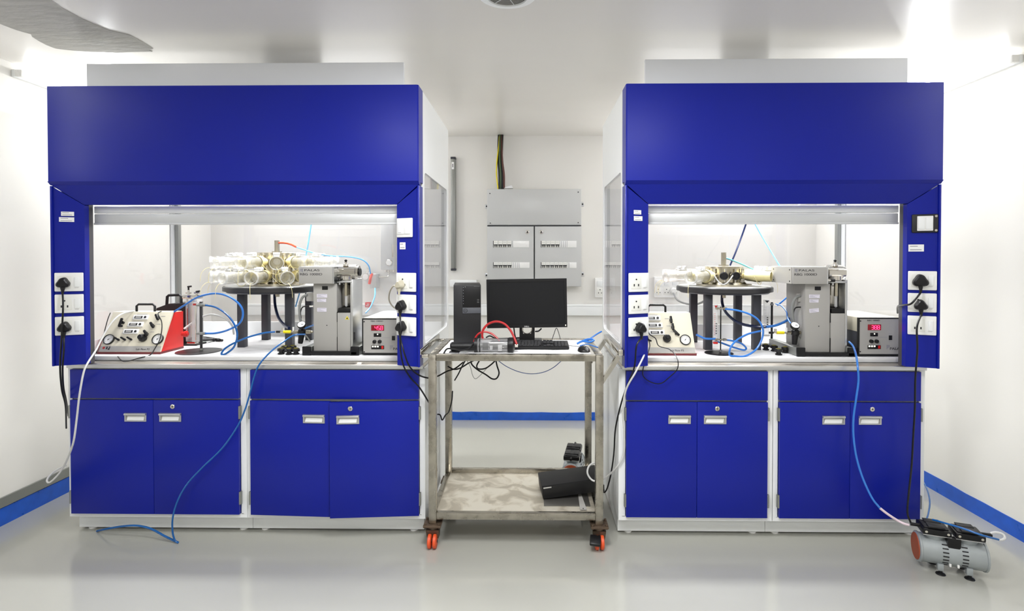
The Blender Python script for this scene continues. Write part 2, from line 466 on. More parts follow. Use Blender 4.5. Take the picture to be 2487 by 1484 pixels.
def added_back_tube(x0, x1, label):  # added tubes, hidden by the hoods, that brighten the back of the room
    z = 2.50
    t = thing('tube_lamp', label, 'tube light', ((x0 + x1) / 2, YW, z), 'fluorescent tubes high on the back wall')
    MB().use(WHITE).box((x0, YW - 0.022, z - 0.022), (x1, YW, z + 0.022), 0.004).build('batten', WHITE, t)
    MB().use(TUBEM).cyl((x0 + 0.03, YW - 0.042, z), (x1 - 0.03, YW - 0.042, z), 0.013, seg=12).build('tube', TUBEM, t)
    for x in (x0, x1 - 0.03): MB().use(WHITEP).box((x, YW - 0.06, z - 0.02), (x + 0.03, YW - 0.02, z + 0.02), 0.004).build('tube_holder', WHITEP, t)
    la = bpy.data.lights.new('tube_light', 'AREA'); la.shape = 'RECTANGLE'; la.size = (x1 - x0) - 0.1; la.size_y = 0.03; la.energy = BACK_W
    lo = bpy.data.objects.new('tube_light', la); COL.objects.link(lo); lo.parent = t
    lo.location = (0, -0.058, 0); lo.rotation_euler = (R(-75), 0, 0); lo.rotation_euler = Vector((0, -1, -0.3)).to_track_quat('-Z', 'Y').to_euler()
added_back_tube(-2.35, -1.13, 'lit tube lamp on the back wall hidden behind the top of the left hood')
added_back_tube(1.0, 2.22, 'lit tube lamp on the back wall hidden behind the top of the right hood')
# square ceiling lamps out of view, added to brighten the room
def added_panel_lamp(x, y, label, watts=None):
    t = thing('ceiling_lamp', label, 'ceiling light', (x, y, CEIL), 'square ceiling lamps behind the viewer')
    MB().use(WHITE).ring([(x - .3, y - .3, CEIL), (x + .3, y - .3, CEIL), (x + .3, y + .3, CEIL), (x - .3, y + .3, CEIL)],
                         [(x - .28, y - .28, CEIL), (x + .28, y - .28, CEIL), (x + .28, y + .28, CEIL), (x - .28, y + .28, CEIL)], (0, 0, -0.012)).build('frame', WHITE, t)
    MB().use(TUBEM).box((x - .28, y - .28, CEIL - 0.006), (x + .28, y + .28, CEIL)).build('diffuser', TUBEM, t)
    la = bpy.data.lights.new('panel_light', 'AREA'); la.shape = 'SQUARE'; la.size = 0.55; la.energy = watts or CEIL_W
    lo = bpy.data.objects.new('panel_light', la); COL.objects.link(lo); lo.parent = t; lo.location = (0, 0, -0.02)
added_panel_lamp(-1.05, 0.6, 'square ceiling lamp over the left aisle behind the viewer')
added_panel_lamp(0.85, 0.6, 'square ceiling lamp over the right aisle behind the viewer')
added_panel_lamp(-0.1, -1.4, 'square ceiling lamp at the far end behind the viewer')
added_panel_lamp(-0.1, 1.5, 'square ceiling lamp just nearer than the round ceiling grille', MID_W)  # stronger added lamp that lights the gap between the hoods

# ------------------------------------------------------------------ small repeated fittings
TH = math.atan2(0.055, 0.130)
def make_outlet(name, label, kind, wd=0.122, ht=0.098, holes=True, rocker=True):
    """plate centred at origin, back on y=0, facing -y"""
    t = thing(name, label, 'power socket' if kind != 'switch' else 'light switch')
    MB().use(WHITEP).box((-wd / 2, -0.010, -ht / 2), (wd / 2, 0, ht / 2), 0.004).build('plate', WHITEP, t)
    if kind == 'socket':
        m = MB().use(OFFW).box((-wd * 0.40, -0.0115, -ht * 0.34), (wd * 0.10, -0.009, ht * 0.34), 0.001)
        m.build('socket_face', OFFW, t)
        if holes:
            m = MB().use(BLACKM)
            m.cyl((-wd * 0.15, -0.0125, ht * 0.16), (-wd * 0.15, -0.010, ht * 0.16), 0.0042, seg=12)
            for sx in (-1, 1):
                m.box((-wd * 0.15 + sx * 0.013 - 0.003, -0.0125, -ht * 0.2), (-wd * 0.15 + sx * 0.013 + 0.003, -0.010, -ht * 0.08))
            m.build('pin_holes', BLACKM, t)
        MB().use(WHITE).box((wd * 0.20, -0.0150, -ht * 0.26), (wd * 0.38, -0.009, ht * 0.26), 0.002).build('rocker_switch', WHITE, t)
        ds = MB().use(INKG); ds.box((wd * 0.20, -0.0108, -ht * 0.32), (wd * 0.34, -0.010, -ht * 0.308)); ds.build('printed_mark', INKG, t)
    else:
        for sx in (-1, 1):
            MB().use(WHITE).box((sx * 0.021 - 0.0185, -0.0150, -ht * 0.33), (sx * 0.021 + 0.0185, -0.009, ht * 0.33), 0.002).build('rocker_switch', WHITE, t)
        MB().use(INKG).box((-0.034, -0.0158, -ht * 0.27), (-0.016, -0.0148, -ht * 0.255)).build('printed_mark', INKG, t)
    return t

class Hood: pass
def hood_frame(px_l, px_r):
    h = Hood()
    h.XL = at(px_l, 660, YF).x; h.XR = at(px_r, 660, YF).x
    return h
HL = hood_frame(125, 1019); HR = hood_frame(1518, 2283)
HL.YB = 3.72; HR.YB = 3.62
PW, PD = 0.130, 0.055
def on_pillar(h, side, t, z, off=0.0):
    """point on the slanted pillar face; t=0 outer edge, 1 inner edge; off = distance out of the face"""
    if side == 'l':
        p = Vector((h.XL + PW * t, YF + PD * t, z)); n = Vector((math.sin(TH), -math.cos(TH), 0)); rot = TH
    else:
        p = Vector((h.XR - PW * t, YF + PD * t, z)); n = Vector((-math.sin(TH), -math.cos(TH), 0)); rot = -TH
    return p + n * off, rot, n

# ------------------------------------------------------------------ fume hoods
ZT = 2.395      # top of the blue fascia
ZM = 1.515 + (625 - 440) / 472.7   # where the fascia breaks
ZS = ZM - 0.113
def rounded(y0, y1, z0, z1, r, x, n=5):
    pts = []
    for cx, cz, a0 in ((y1 - r, z0 + r, -90), (y1 - r, z1 - r, 0), (y0 + r, z1 - r, 90), (y0 + r, z0 + r, 180)):
        for k in range(n):
            a = R(a0 + 90 * k / (n - 1)); pts.append((x, cx + r * math.cos(a), cz + r * math.sin(a)))
    return pts
def rect_like(y0, y1, z0, z1, x, n=5):
    pts = []
    corners = [(y1, z0), (y1, z1), (y0, z1), (y0, z0)]
    for i, (cy, cz) in enumerate(corners):
        for k in range(n): pts.append((x, cy, cz))
    # spread duplicates a hair so that no face is degenerate
    e = 0.004
    out = []
    dirs = [((-e, 0), (0, e)), ((0, -e), (-e, 0)), ((e, 0), (0, -e)), ((0, e), (e, 0))]
    for i, (cy, cz) in enumerate(corners):
        (ay, az), (by, bz) = dirs[i]
        for k in range(n):
            t = k / (n - 1)
            if t < 0.5: out.append((x, cy + ay * (1 - 2 * t), cz + az * (1 - 2 * t)))
            elif t == 0.5: out.append((x, cy, cz))
            else: out.append((x, cy + by * (2 * t - 1), cz + bz * (2 * t - 1)))
    return out

def fume_hood(h, label, casing, duct_px, open_side):
    XL, XR = h.XL, h.XR; YB = h.YB
    t = thing('fume_hood', label, 'fume hood', ((XL + XR) / 2, (YF + YB) / 2, ZW), 'blue fume hoods')
    YFA = YF - 0.019
    e = 0.0
    # upper fascia: box with small chamfered front edges, blue returns at the sides
    m = MB().use(BLUE)
    c = 0.006
    poly = [(XL, YFA + 0.11, ZM), (XL, YFA + c, ZM), (XL + c, YFA, ZM), (XR - c, YFA, ZM), (XR, YFA + c, ZM), (XR, YFA + 0.11, ZM), (XR - 0.02, YFA + 0.11, ZM), (XR - 0.02, YFA + 0.02, ZM), (XL + 0.02, YFA + 0.02, ZM), (XL + 0.02, YFA + 0.11, ZM)]
    m.prism(poly, (0, 0, ZT - ZM)); m.build('upper_fascia', BLUE, t)
    # lower fascia, canted back and mitred
    a = Vector((XL, YFA, ZM)); b = Vector((XR, YFA, ZM)); c1 = Vector((XR, YF, ZM - 0.018)); d1 = Vector((XL, YF, ZM - 0.018))
    m = MB().use(BLUE)
    m.hexa([d1, c1, c1 + Vector((0, 0.03, 0)), d1 + Vector((0, 0.03, 0)), a, b, b + Vector((0, .05, 0)), a + Vector((0, .05, 0))])
    g_ = 0.0025
    A = Vector((XL + 0.006, YF, ZM - 0.018)); B = Vector((XR - 0.006, YF, ZM - 0.018)); Cc = Vector((XR - PW, YF + PD, ZS)); D = Vector((XL + PW, YF + PD, ZS))
    back = Vector((0, 0.02, 0.01))
    m.hexa([D, Cc, Cc + back, D + back, A, B, B + back, A + back])
    m.box((XL + PW, YF + PD, ZS), (XR - PW, YF + PD + 0.02, ZS + 0.05))
    m.build('lower_fascia', BLUE, t)
    MB().use(BLUE).box((XL + 0.012, YF + 0.0865, ZS + 0.003), (XR - 0.012, YF + 0.0895, ZM + 0.04)).build('backing_plate', BLUE, t)  # added plate that stops hood light leaking through the mitre gaps
    # pillars
    for side, X, s in (('l', XL, 1), ('r', XR, -1)):
        o1 = (X, YF); i1 = (X + s * PW, YF + PD)
        zt_o = ZM - 0.021; zt_i = ZS - 0.003
        m = MB().use(BLUE)
        y2 = YF + 0.085
        P = [(X, YF + 0.004, ZW + 0.002), (X + s * PW, YF + PD, ZW + 0.002), (X + s * PW, y2, ZW + 0.002), (X, y2, ZW + 0.002),
             (X, YF + 0.004, zt_o), (X + s * PW, YF + PD, zt_i), (X + s * PW, y2, zt_i), (X, y2, zt_o)]
        if s < 0: P = [P[i] for i in (1, 0, 3, 2, 5, 4, 7, 6)]
        m.hexa(P)
        # folded lip along the outer edge
        m.box((X - s * 0.001, YF - 0.004, ZW + 0.002), (X + s * 0.010, YF + 0.010, zt_o), 0.002)
        m.build('front_pillar', BLUE, t)
        # return skirt below the bench edge
        MB().use(TRACK).box((X + s * PW, YF + 0.085, ZW), (X + s * (PW - 0.03), YF + 0.112, ZS + 0.05)).build('sash_track', TRACK, t)
        # side panel with a rounded window
        xo = X - s * (-0.001); xi = X + s * 0.02
        y0, y1, z0, z1 = YF + 0.09, YB, ZW + 0.001, ZT
        wy0, wy1, wz0, wz1 = 2.885, YB - .06, 1.045, 1.975
        m = MB().use(WHITE)
        n = 5
        m.ring(rect_like(y0, y1, z0, z1, xo, n), rounded(wy0, wy1, wz0, wz1, 0.035, xo, n), (s * 0.018, 0, 0))
        m.build('side_panel', WHITE, t, smooth=False)
        MB().use(GLASS).prism(rounded(wy0 - 0.0, wy1 + 0.0, wz0 - 0.0, wz1 + 0.0, 0.035, X + s * 0.004, n), (s * 0.005, 0, 0)).build('side_window', GLASS, t, smooth=False)
        # aluminium back corner post
        MB().use(ALUD).box((X + s * 0.021, YB - 0.035, ZW), (X + s * 0.045, YB, ZT - 0.05), 0.003).build('corner_post', ALUD, t)
    # back: glazed, with an opaque sill
    MB().use(WHITE).box((XL + 0.046, YB - 0.02, ZW), (XR - 0.046, YB, 1.066)).build('back_sill', WHITE, t)
    MB().use(GLASS).box((XL + 0.046, YB - 0.012, 1.067), (XR - 0.046, YB - 0.006, ZT - 0.06)).build('back_glass', GLASS, t)
    # roof and liner
    MB().use(WHITE).box((XL + 0.02, YFA + 0.021, ZT - 0.05), (XR - 0.02, YB, ZT - 0.002)).build('roof_panel', WHITE, t)
    MB().use(LINER).box((XL + 0.022, YF + 0.16, 2.06), (XR - 0.022, YF + 0.175, ZT - 0.052)).build('front_baffle', LINER, t)
    # sash: glass raised behind the fascia, two aluminium rails
    sh = MB().use(WHITE).box((XL + PW + 0.004, YF + 0.112, 1.752), (XR - PW - 0.004, YF + 0.138, 1.790), 0.004).build('sash_rail', WHITE, t)
    MB().use(SASH).box((XL + PW + 0.010, YF + 0.106, 1.694), (XR - PW - 0.010, YF + 0.135, 1.748), 0.004).box((XL + PW + 0.01, YF + 0.102, 1.690), (XR - PW - 0.01, YF + 0.112, 1.700), 0.002).build('pull_bar', SASH, sh)
    MB().use(GLASS).box((XL + PW, YF + 0.12, 1.79), (XR - PW, YF + 0.126, 2.30)).build('sash_glass', GLASS, sh)
    # lamp inside the hood roof
    yl = 3.32; xm = (XL + XR) / 2
    hl = MB().use(WHITE).box((xm - 0.62, yl - 0.05, ZT - 0.085), (xm + 0.62, yl + 0.05, ZT - 0.051)).build('lamp_housing', WHITE, t)
    MB().use(TUBEM).cyl((xm - 0.58, yl, ZT - 0.1), (xm + 0.58, yl, ZT - 0.1), 0.014).build('lamp_tube', TUBEM, hl)
    la = bpy.data.lights.new('hood_light', 'AREA'); la.shape = 'RECTANGLE'; la.size = 1.1; la.size_y = 0.12; la.energy = HOOD_W; la.color = (0.98, 0.985, 1); la.spread = R(105)
    lo = bpy.data.objects.new('hood_light', la); COL.objects.link(lo); lo.parent = t
    lo.location = Vector((xm, yl, ZT - 0.13)) - Vector(t.location)
    # grey casing and duct above
    p0 = at(casing[0], casing[2], 2.87); p1 = at(casing[1], casing[2], 2.87)
    MB().use(CASING).box((p0.x, 2.87, ZT), (p1.x, 2.89, p0.z), 0.002).build('top_casing', CASING, t)
    da, db = at(duct_px[0], 170, 3.3).x, at(duct_px[1], 170, 3.3).x
    MB().use(DARKD).cyl(((da + db) / 2, 3.35, ZT), ((da + db) / 2, 3.35, CEIL), (db - da) / 2, seg=40).build('exhaust_duct', DARKD, t)
    return t
hoodL = fume_hood(HL, 'wider blue fume hood at left of the steel trolley', (210, 980, 155), (640, 770), 'r')
hoodR = fume_hood(HR, 'narrower blue fume hood at right of the steel trolley', (1567, 2205, 144), (1760, 1870), 'l')

def sticker(parent, h, side, t, z, w, hh, rows=2):
    p, rot, n = on_pillar(h, side, t, z, 0.0008)
    M = Matrix.Translation(p) @ Matrix.Rotation(rot, 4, 'Z')
    m = MB(M).use(PAPER); m.box((-w / 2, -0.001, -hh / 2), (w / 2, 0, hh / 2)); m.use(INKG)
    for r in range(rows):
        zz = hh * (0.25 - 0.5 * r / max(1, rows - 1)) if rows > 1 else 0
        m.box((-w * 0.4, -0.0016, zz - hh * 0.05), (w * (0.1 + 0.25 * ((r * 7) % 2)), -0.001, zz + hh * 0.05))
    m.build('paper_label', PAPER, parent, smooth=False)
sticker(hoodL, HL, 'l', 0.5, 1.743, 0.055, 0.022); sticker(hoodL, HL, 'l', 0.47, 1.713, 0.064, 0.024)
sticker(hoodL, HL, 'r', 0.74, 1.575, 0.036, 0.036)
sticker(hoodR, HR, 'l', 0.52, 1.748, 0.045, 0.022); sticker(hoodR, HR, 'l', 0.55, 1.716, 0.052, 0.024)
sticker(hoodR, HR, 'r', 0.72, 1.563, 0.066, 0.036)

# worktops and boards
def worktop(h, label, group):
    t = thing('steel_worktop', label, 'worktop', ((h.XL + h.XR) / 2, 3.2, 0.92), group)
    m = MB().use(STEEL).box((h.XL + 0.002, YF + 0.09, 0.921), (h.XR - 0.002, h.YB, ZW - 0.001), 0.004)
    m.build('top_plate', STEEL, t)
    MB().use(ALU).box((h.XL + 0.0, YF + 0.080, 0.920), (h.XR - 0.0, YF + 0.0895, ZW - 0.003), 0.003).build('front_lip', ALU, t)
    b = MB().use(PAPER).box((h.XL + 0.05, 2.918, ZW), (h.XR - 0.05, h.YB - 0.022, ZB), 0.003).build('bench_board', PAPER)
    tag(b, 'white board covering the bench inside the ' + label.split(' under ')[1], 'board', 'white bench boards')
    return t
worktop(HL, 'stainless steel worktop under the left blue hood', 'steel worktops')
worktop(HR, 'stainless steel worktop under the right blue hood', 'steel worktops')

# ------------------------------------------------------------------ base cabinets
def cabinet(pxl, pxr, doors, plinth, label, ajar=False):
    YB = 3.72 if pxl < 1200 else 3.62
    """doors: (panel left, split, panel right) in pixels on the front plane"""
    X0, X1 = at(pxl, 1000, YBASE).x, at(pxr, 1000, YBASE).x
    z_top = 0.920; zb = at(600, 1258, YBASE).z
    t = thing('base_cabinet', label, 'cabinet', ((X0 + X1) / 2, YBASE + 0.4, 0), 'blue door base cabinets under the hoods')
    a, s, b = [at(p, 1000, YBASE).x for p in doors[:3]]
    zd0 = at(600, 1247, YBASE).z; zd1 = at(600, 971, YBASE).z; zp0 = at(600, 967, YBASE).z
    m = MB().use(WHITE)
    yc = YBASE + 0.004
    m.box((X0, yc, zb), (X0 + 0.02, YB - 0.05, z_top)); m.box((X1 - 0.02, yc, zb), (X1, YB - 0.05, z_top))
    m.box((X0 + 0.02, yc, zb), (X1 - 0.02, YB - 0.05, zb + 0.02)); m.box((X0 + 0.02, YB - 0.07, zb + 0.02), (X1 - 0.02, YB - 0.05, z_top))
    m.box((X0 + 0.02, yc, zb + 0.02), (X1 - 0.02, yc + 0.02, zd0 - 0.002)); m.box((X0 + 0.02, yc, z_top - 0.008), (X1 - 0.02, YB - 0.07, z_top))
    m.box((X0 + 0.02, yc, zb + 0.02), (a - 0.002, yc + 0.02, z_top - 0.008)); m.box((b + 0.002, yc, zb + 0.02), (X1 - 0.02, yc + 0.02, z_top - 0.008))
    m.box((a - 0.002, yc + 0.012, zd1 - 0.01), (b + 0.002, yc + 0.03, zd1 + 0.02))
    m.build('carcass', WHITE, t)
    MB().use(BLUE).box((a, YBASE - 0.014, zp0), (b, YBASE + 0.006, z_top - 0.008), 0.0015).build('drawer_front', BLUE, t)
    q0, q1 = at(plinth[0], 1280, 2.93).x, at(plinth[1], 1280, 2.93).x
    MB().use(WHITE).box((q0, 2.93, 0.012), (q1, YB - 0.1, zb - 0.001)).build('plinth', WHITE, t)
    for fx in (q0 + 0.06, q1 - 0.06):
        MB().use(WHITEP).lathe((fx, 2.955, 0), (0, 0, 1), [(0, 0.022), (0.006, 0.022), (0.008, 0.01), (0.013, 0.01)], 16).build('foot', WHITEP, t)
    for k, (d0, d1) in enumerate(((a, s - 0.001), (s + 0.001, b))):
        piv = d0 if k == 0 else d1
        ang = 0
        if ajar: ang = -R(2.6) if k == 0 else R(4.3)
        Mx = Matrix.Translation((piv, YBASE, 0)) @ Matrix.Rotation(ang, 4, 'Z') @ Matrix.Translation((-piv, -YBASE, 0))
        d = MB(Mx).use(BLUE).box((d0, YBASE - 0.016, zd0), (d1, YBASE + 0.004, zd1), 0.0015).build('door', BLUE, t)
        # recessed pull
        zc = at(600, 1012, YBASE).z; hw, hh = 0.059, 0.023
        cx = (at((doors[3] if len(doors) > 3 else 0), 1000, YBASE).x if k == 0 and len(doors) > 3 else at(doors[4], 1000, YBASE).x if len(doors) > 4 else (d0 + d1) / 2)
        y = YBASE - 0.016
        m = MB(Mx).use(ALU)
        O = [(cx - hw, y, zc - hh), (cx + hw, y, zc - hh), (cx + hw, y, zc + hh), (cx - hw, y, zc + hh)]
        I = [(cx - hw + .007, y, zc - hh + .006), (cx + hw - .007, y, zc - hh + .006), (cx + hw - .007, y, zc + hh - .014), (cx - hw + .007, y, zc + hh - .014)]
        m.ring(O, I, (0, -0.004, 0))
        m.box((cx - hw, y - 0.012, zc + hh - 0.012), (cx + hw, y - 0.003, zc + hh), 0.003)
        m.use(GREYP).box((cx - hw + .006, y - 0.001, zc - hh + .005), (cx + hw - .006, y + 0.0005, zc + hh - .01))
        m.use(WHITE).hexa([(cx - hw + .010, y - 0.0015, zc - hh + .006), (cx + hw - .016, y - 0.0015, zc - hh + .006), (cx + hw - .016, y - 0.0012, zc - hh + .007), (cx - hw + .010, y - 0.0012, zc - hh + .007),
                           (cx - hw + .016, y - 0.0015, zc + .004), (cx + hw - .012, y - 0.0015, zc + .004), (cx + hw - .012, y - 0.0012, zc + .005), (cx - hw + .016, y - 0.0012, zc + .005)])
        m.build('handle', ALU, d)
        if k == 1:
            lx = cx + 0.012; lz = at(600, 986, YBASE).z
            m = MB(Mx).use(CHROME).lathe((lx, y + 0.001, lz), (0, -1, 0), [(0, 0.0125), (0.004, 0.0125), (0.006, 0.010), (0.006, 0.006), (0.0045, 0.006)], 24)
            m.use(BLACKM).box((lx - 0.0012, y - 0.0065, lz - 0.004), (lx + 0.0012, y - 0.0035, lz + 0.004)); m.build('lock', CHROME, d)
        for zh in (at(600, 1000, YBASE).z, at(600, 1207, YBASE).z):
            hx = piv + (-0.004 if k == 0 else 0.004)
            m = MB(Mx).use(ALUD).cyl((hx, YBASE - 0.014, zh - 0.034), (hx, YBASE - 0.014, zh + 0.034), 0.0055, seg=10)
            m.box((hx - 0.006, YBASE - 0.012, zh - 0.034), (hx + 0.006, YBASE - 0.002, zh + 0.034))
            m.build('hinge', ALUD, d)
    return t
cabinet(165, 598, (176, 377, 583, 335, 419), (193, 614), 'leftmost base cabinet with two closed blue doors')
cabinet(599, 1032, (611, 807, 1018, 769, 851), (615, 1030), 'base cabinet under the left hood with its right door ajar', ajar=True)
cabinet(1503, 1877, (1520, 1691, 1862, 1648, 1734), (1500, 1857), 'base cabinet beside the trolley at its right under the right hood')
cabinet(1879, 2247, (1891, 2061, 2232, 2020, 2108), (1858, 2238), 'rightmost base cabinet beside the pump on the floor')

# ------------------------------------------------------------------ sockets, switches and plugs on the pillars
def gz(py): return 1.515 - (py - 625) / 467.0
base_outlet = make_outlet('power_outlet', 'x', 'socket')
used = [False]
def put_outlet(h, side, t, z, label, src=None):
    p, rot, n = on_pillar(h, side, t, z, 0.0005)
    if src is None:
        src = base_outlet
        if not used[0]:
            used[0] = True; src.location = p; src.rotation_euler = (0, 0, rot); src['label'] = label; src['group'] = 'white socket plates on the blue pillars'; return src
    return dup(src, p, (0, 0, rot), label, 'white socket plates on the blue pillars')
for side, h, ts, nm in (('l', HL, 0.53, 'leftmost blue pillar'), ('r', HL, 0.56, 'blue pillar left of the trolley'), ('l', HR, 0.56, 'blue pillar right of the trolley'), ('r', HR, 0.53, 'rightmost blue pillar')):
    for k, z in enumerate((gz(685.5), gz(738.5), gz(793))):
        if h is HR and side == 'r': z += 0.010
        put_outlet(h, side, ts, z, '%s white socket plate on the %s' % (('topmost', 'middle', 'bottom')[k], nm))
# switch plate with curved sides on the left hood
p, rot, n = on_pillar(HL, 'r', 0.62, gz(553), 0.0005)
sw = make_outlet('light_switch', 'white double switch plate above the sockets on the pillar left of the trolley', 'switch', 0.098, 0.10)
sw.location = p; sw.rotation_euler = (0, 0, rot)
# uncovered switch module in a black frame on the right hood
p, rot, n = on_pillar(HR, 'r', 0.47, gz(544), 0.0005)
t = thing('light_switch', 'white double switch in an uncovered black frame on the rightmost pillar', 'light switch')
MB().use(BLACKM).box((-.056, -.008, -.047), (.056, 0, .047), .005).build('mounting_frame', BLACKM, t)
MB().use(WHITEP).box((-.034, -.012, -.038), (.034, -.006, .038), .003).build('switch_module', WHITEP, t)
for sx in (-1, 1):
    MB().use(WHITE).box((sx * .0165 - .0145, -.016, -.030), (sx * .0165 + .0145, -.011, .030), .002).build('rocker_switch', WHITE, t)
m = MB().use(CHROME)
for sz in (-1, 1): m.cyl((.046, -.010, sz * .036), (.046, -.007, sz * .036), .006, seg=14)
m.build('screw', CHROME, t)
t.location = p; t.rotation_euler = (0, 0, rot)

def plug_body(mb, M, big=1.0, m=BLACK):
    """Indian three-pin plug: rounded triangular body with a tapering tail, front facing -y"""
    s = 0.026 * big
    rs = []
    for y, k in ((0, .92), (-0.012, 1.0), (-0.028, .95), (-0.036, .70)):
        r = []
        for i in range(24):
            a = 2 * PI * i / 24; q = 1 + 0.15 * math.cos(3 * (a - PI / 2))
            r.append(M @ Vector((math.cos(a) * s * q * k * 1.05, y, math.sin(a) * s * q * k * 0.98 - (0.004 if y else 0))))
        rs.append(r)
    mb.use(m).rings(rs)
    mb.lathe(M @ Vector((0, -0.018, -s * 0.6)), (M.to_3x3() @ Vector((0, -.1, -1))), [(0, .013), (0.015, .010), (0.030, .0065), (0.044, .0055)], 12)

def plug_on(h, side, t, z, label, pts, big=1.0, m=BLACK, r=0.0042, off=0.012):
    p, rot, n = on_pillar(h, side, t, z, off)
    th = thing('power_plug', label, 'plug', p, 'mains plugs on the hood pillars')
    M = Matrix.Translation(p) @ Matrix.Rotation(rot, 4, 'Z')
    mb = MB(); plug_body(mb, M, big, m); mb.build('plug_body', m, th)
    start = M @ Vector((0, -0.022, -0.050 * big))
    pre = M @ Vector((0, -0.021, -0.035 * big))
    cable('cord', '', '', [pre, start] + pts, r, m, th)
    return th
plug_on(HL, 'l', .40, gz(686), 'black plug in the topmost socket of the leftmost blue pillar', PP([(153, 750, 2.72), (149, 830, 2.72), (146, 892, 2.73), (150, 945, 2.78), (159, 985, 2.87), (161, 1040, 3.05)]))
plug_on(HL, 'l', .42, gz(794), 'black plug in the bottom socket of the leftmost blue pillar', PP([(155, 850, 2.72), (152, 893, 2.73), (154, 940, 2.80), (161, 975, 2.9), (166, 1010, 3.1)]))
plug_on(HL, 'r', .70, gz(741), 'black plug in the middle socket of the pillar left of the trolley', PP([(973, 790, 2.73), (972, 840, 2.72), (979, 885, 2.73), (996, 916, 2.80), (1018, 940, 2.81), (1040, 975, 2.83), (1055, 1000, 3.0)]))
plug_on(HL, 'r', .70, gz(792), 'black plug in the bottom socket of the pillar left of the trolley', PP([(977, 840, 2.725), (984, 865, 2.72), (994, 889, 2.74), (1014, 909, 2.80), (1040, 918, 2.83), (1062, 914, 2.95), (1085, 902, 3.0), (1105, 895, 3.05), (1125, 880, 3.1)]))
plug_on(HL, 'r', .74, gz(690), 'beige round plug in the topmost socket of the pillar left of the trolley', PP([(958, 694, 2.80), (947, 708, 2.86), (945, 728, 2.92), (952, 742, 2.95), (962, 750, 2.97)]), m=BEIGE, big=.8)
plug_on(HR, 'l', .56, gz(794), 'black plug in the bottom socket of the pillar right of the trolley', PP([(1546, 840, 2.73), (1541, 890, 2.74), (1528, 925, 2.76), (1510, 975, 2.82), (1495, 1040, 2.89), (1491, 1100, 2.94), (1484, 1150, 3.02), (1475, 1185, 3.10), (1467, 1196, 3.15), (1466, 1178, 3.2)]))
plug_on(HR, 'r', .62, gz(680), 'large black plug in the topmost socket of the rightmost blue pillar', PP([(2227, 722, 2.73), (2212, 738, 2.74), (2195, 741, 2.80), (2181, 744, 2.90), (2180, 760, 3.05)]), big=1.2, r=.005)
plug_on(HR, 'r', .60, gz(738), 'black plug in the middle socket of the rightmost blue pillar', PP([(2227, 795, 2.72), (2228, 850, 2.71), (2223, 920, 2.72), (2222, 990, 2.74), (2218, 1060, 2.76), (2214, 1130, 2.76), (2207, 1200, 2.70), (2204, 1245, 2.67), (2212, 1270, 2.655)]), r=.0045)

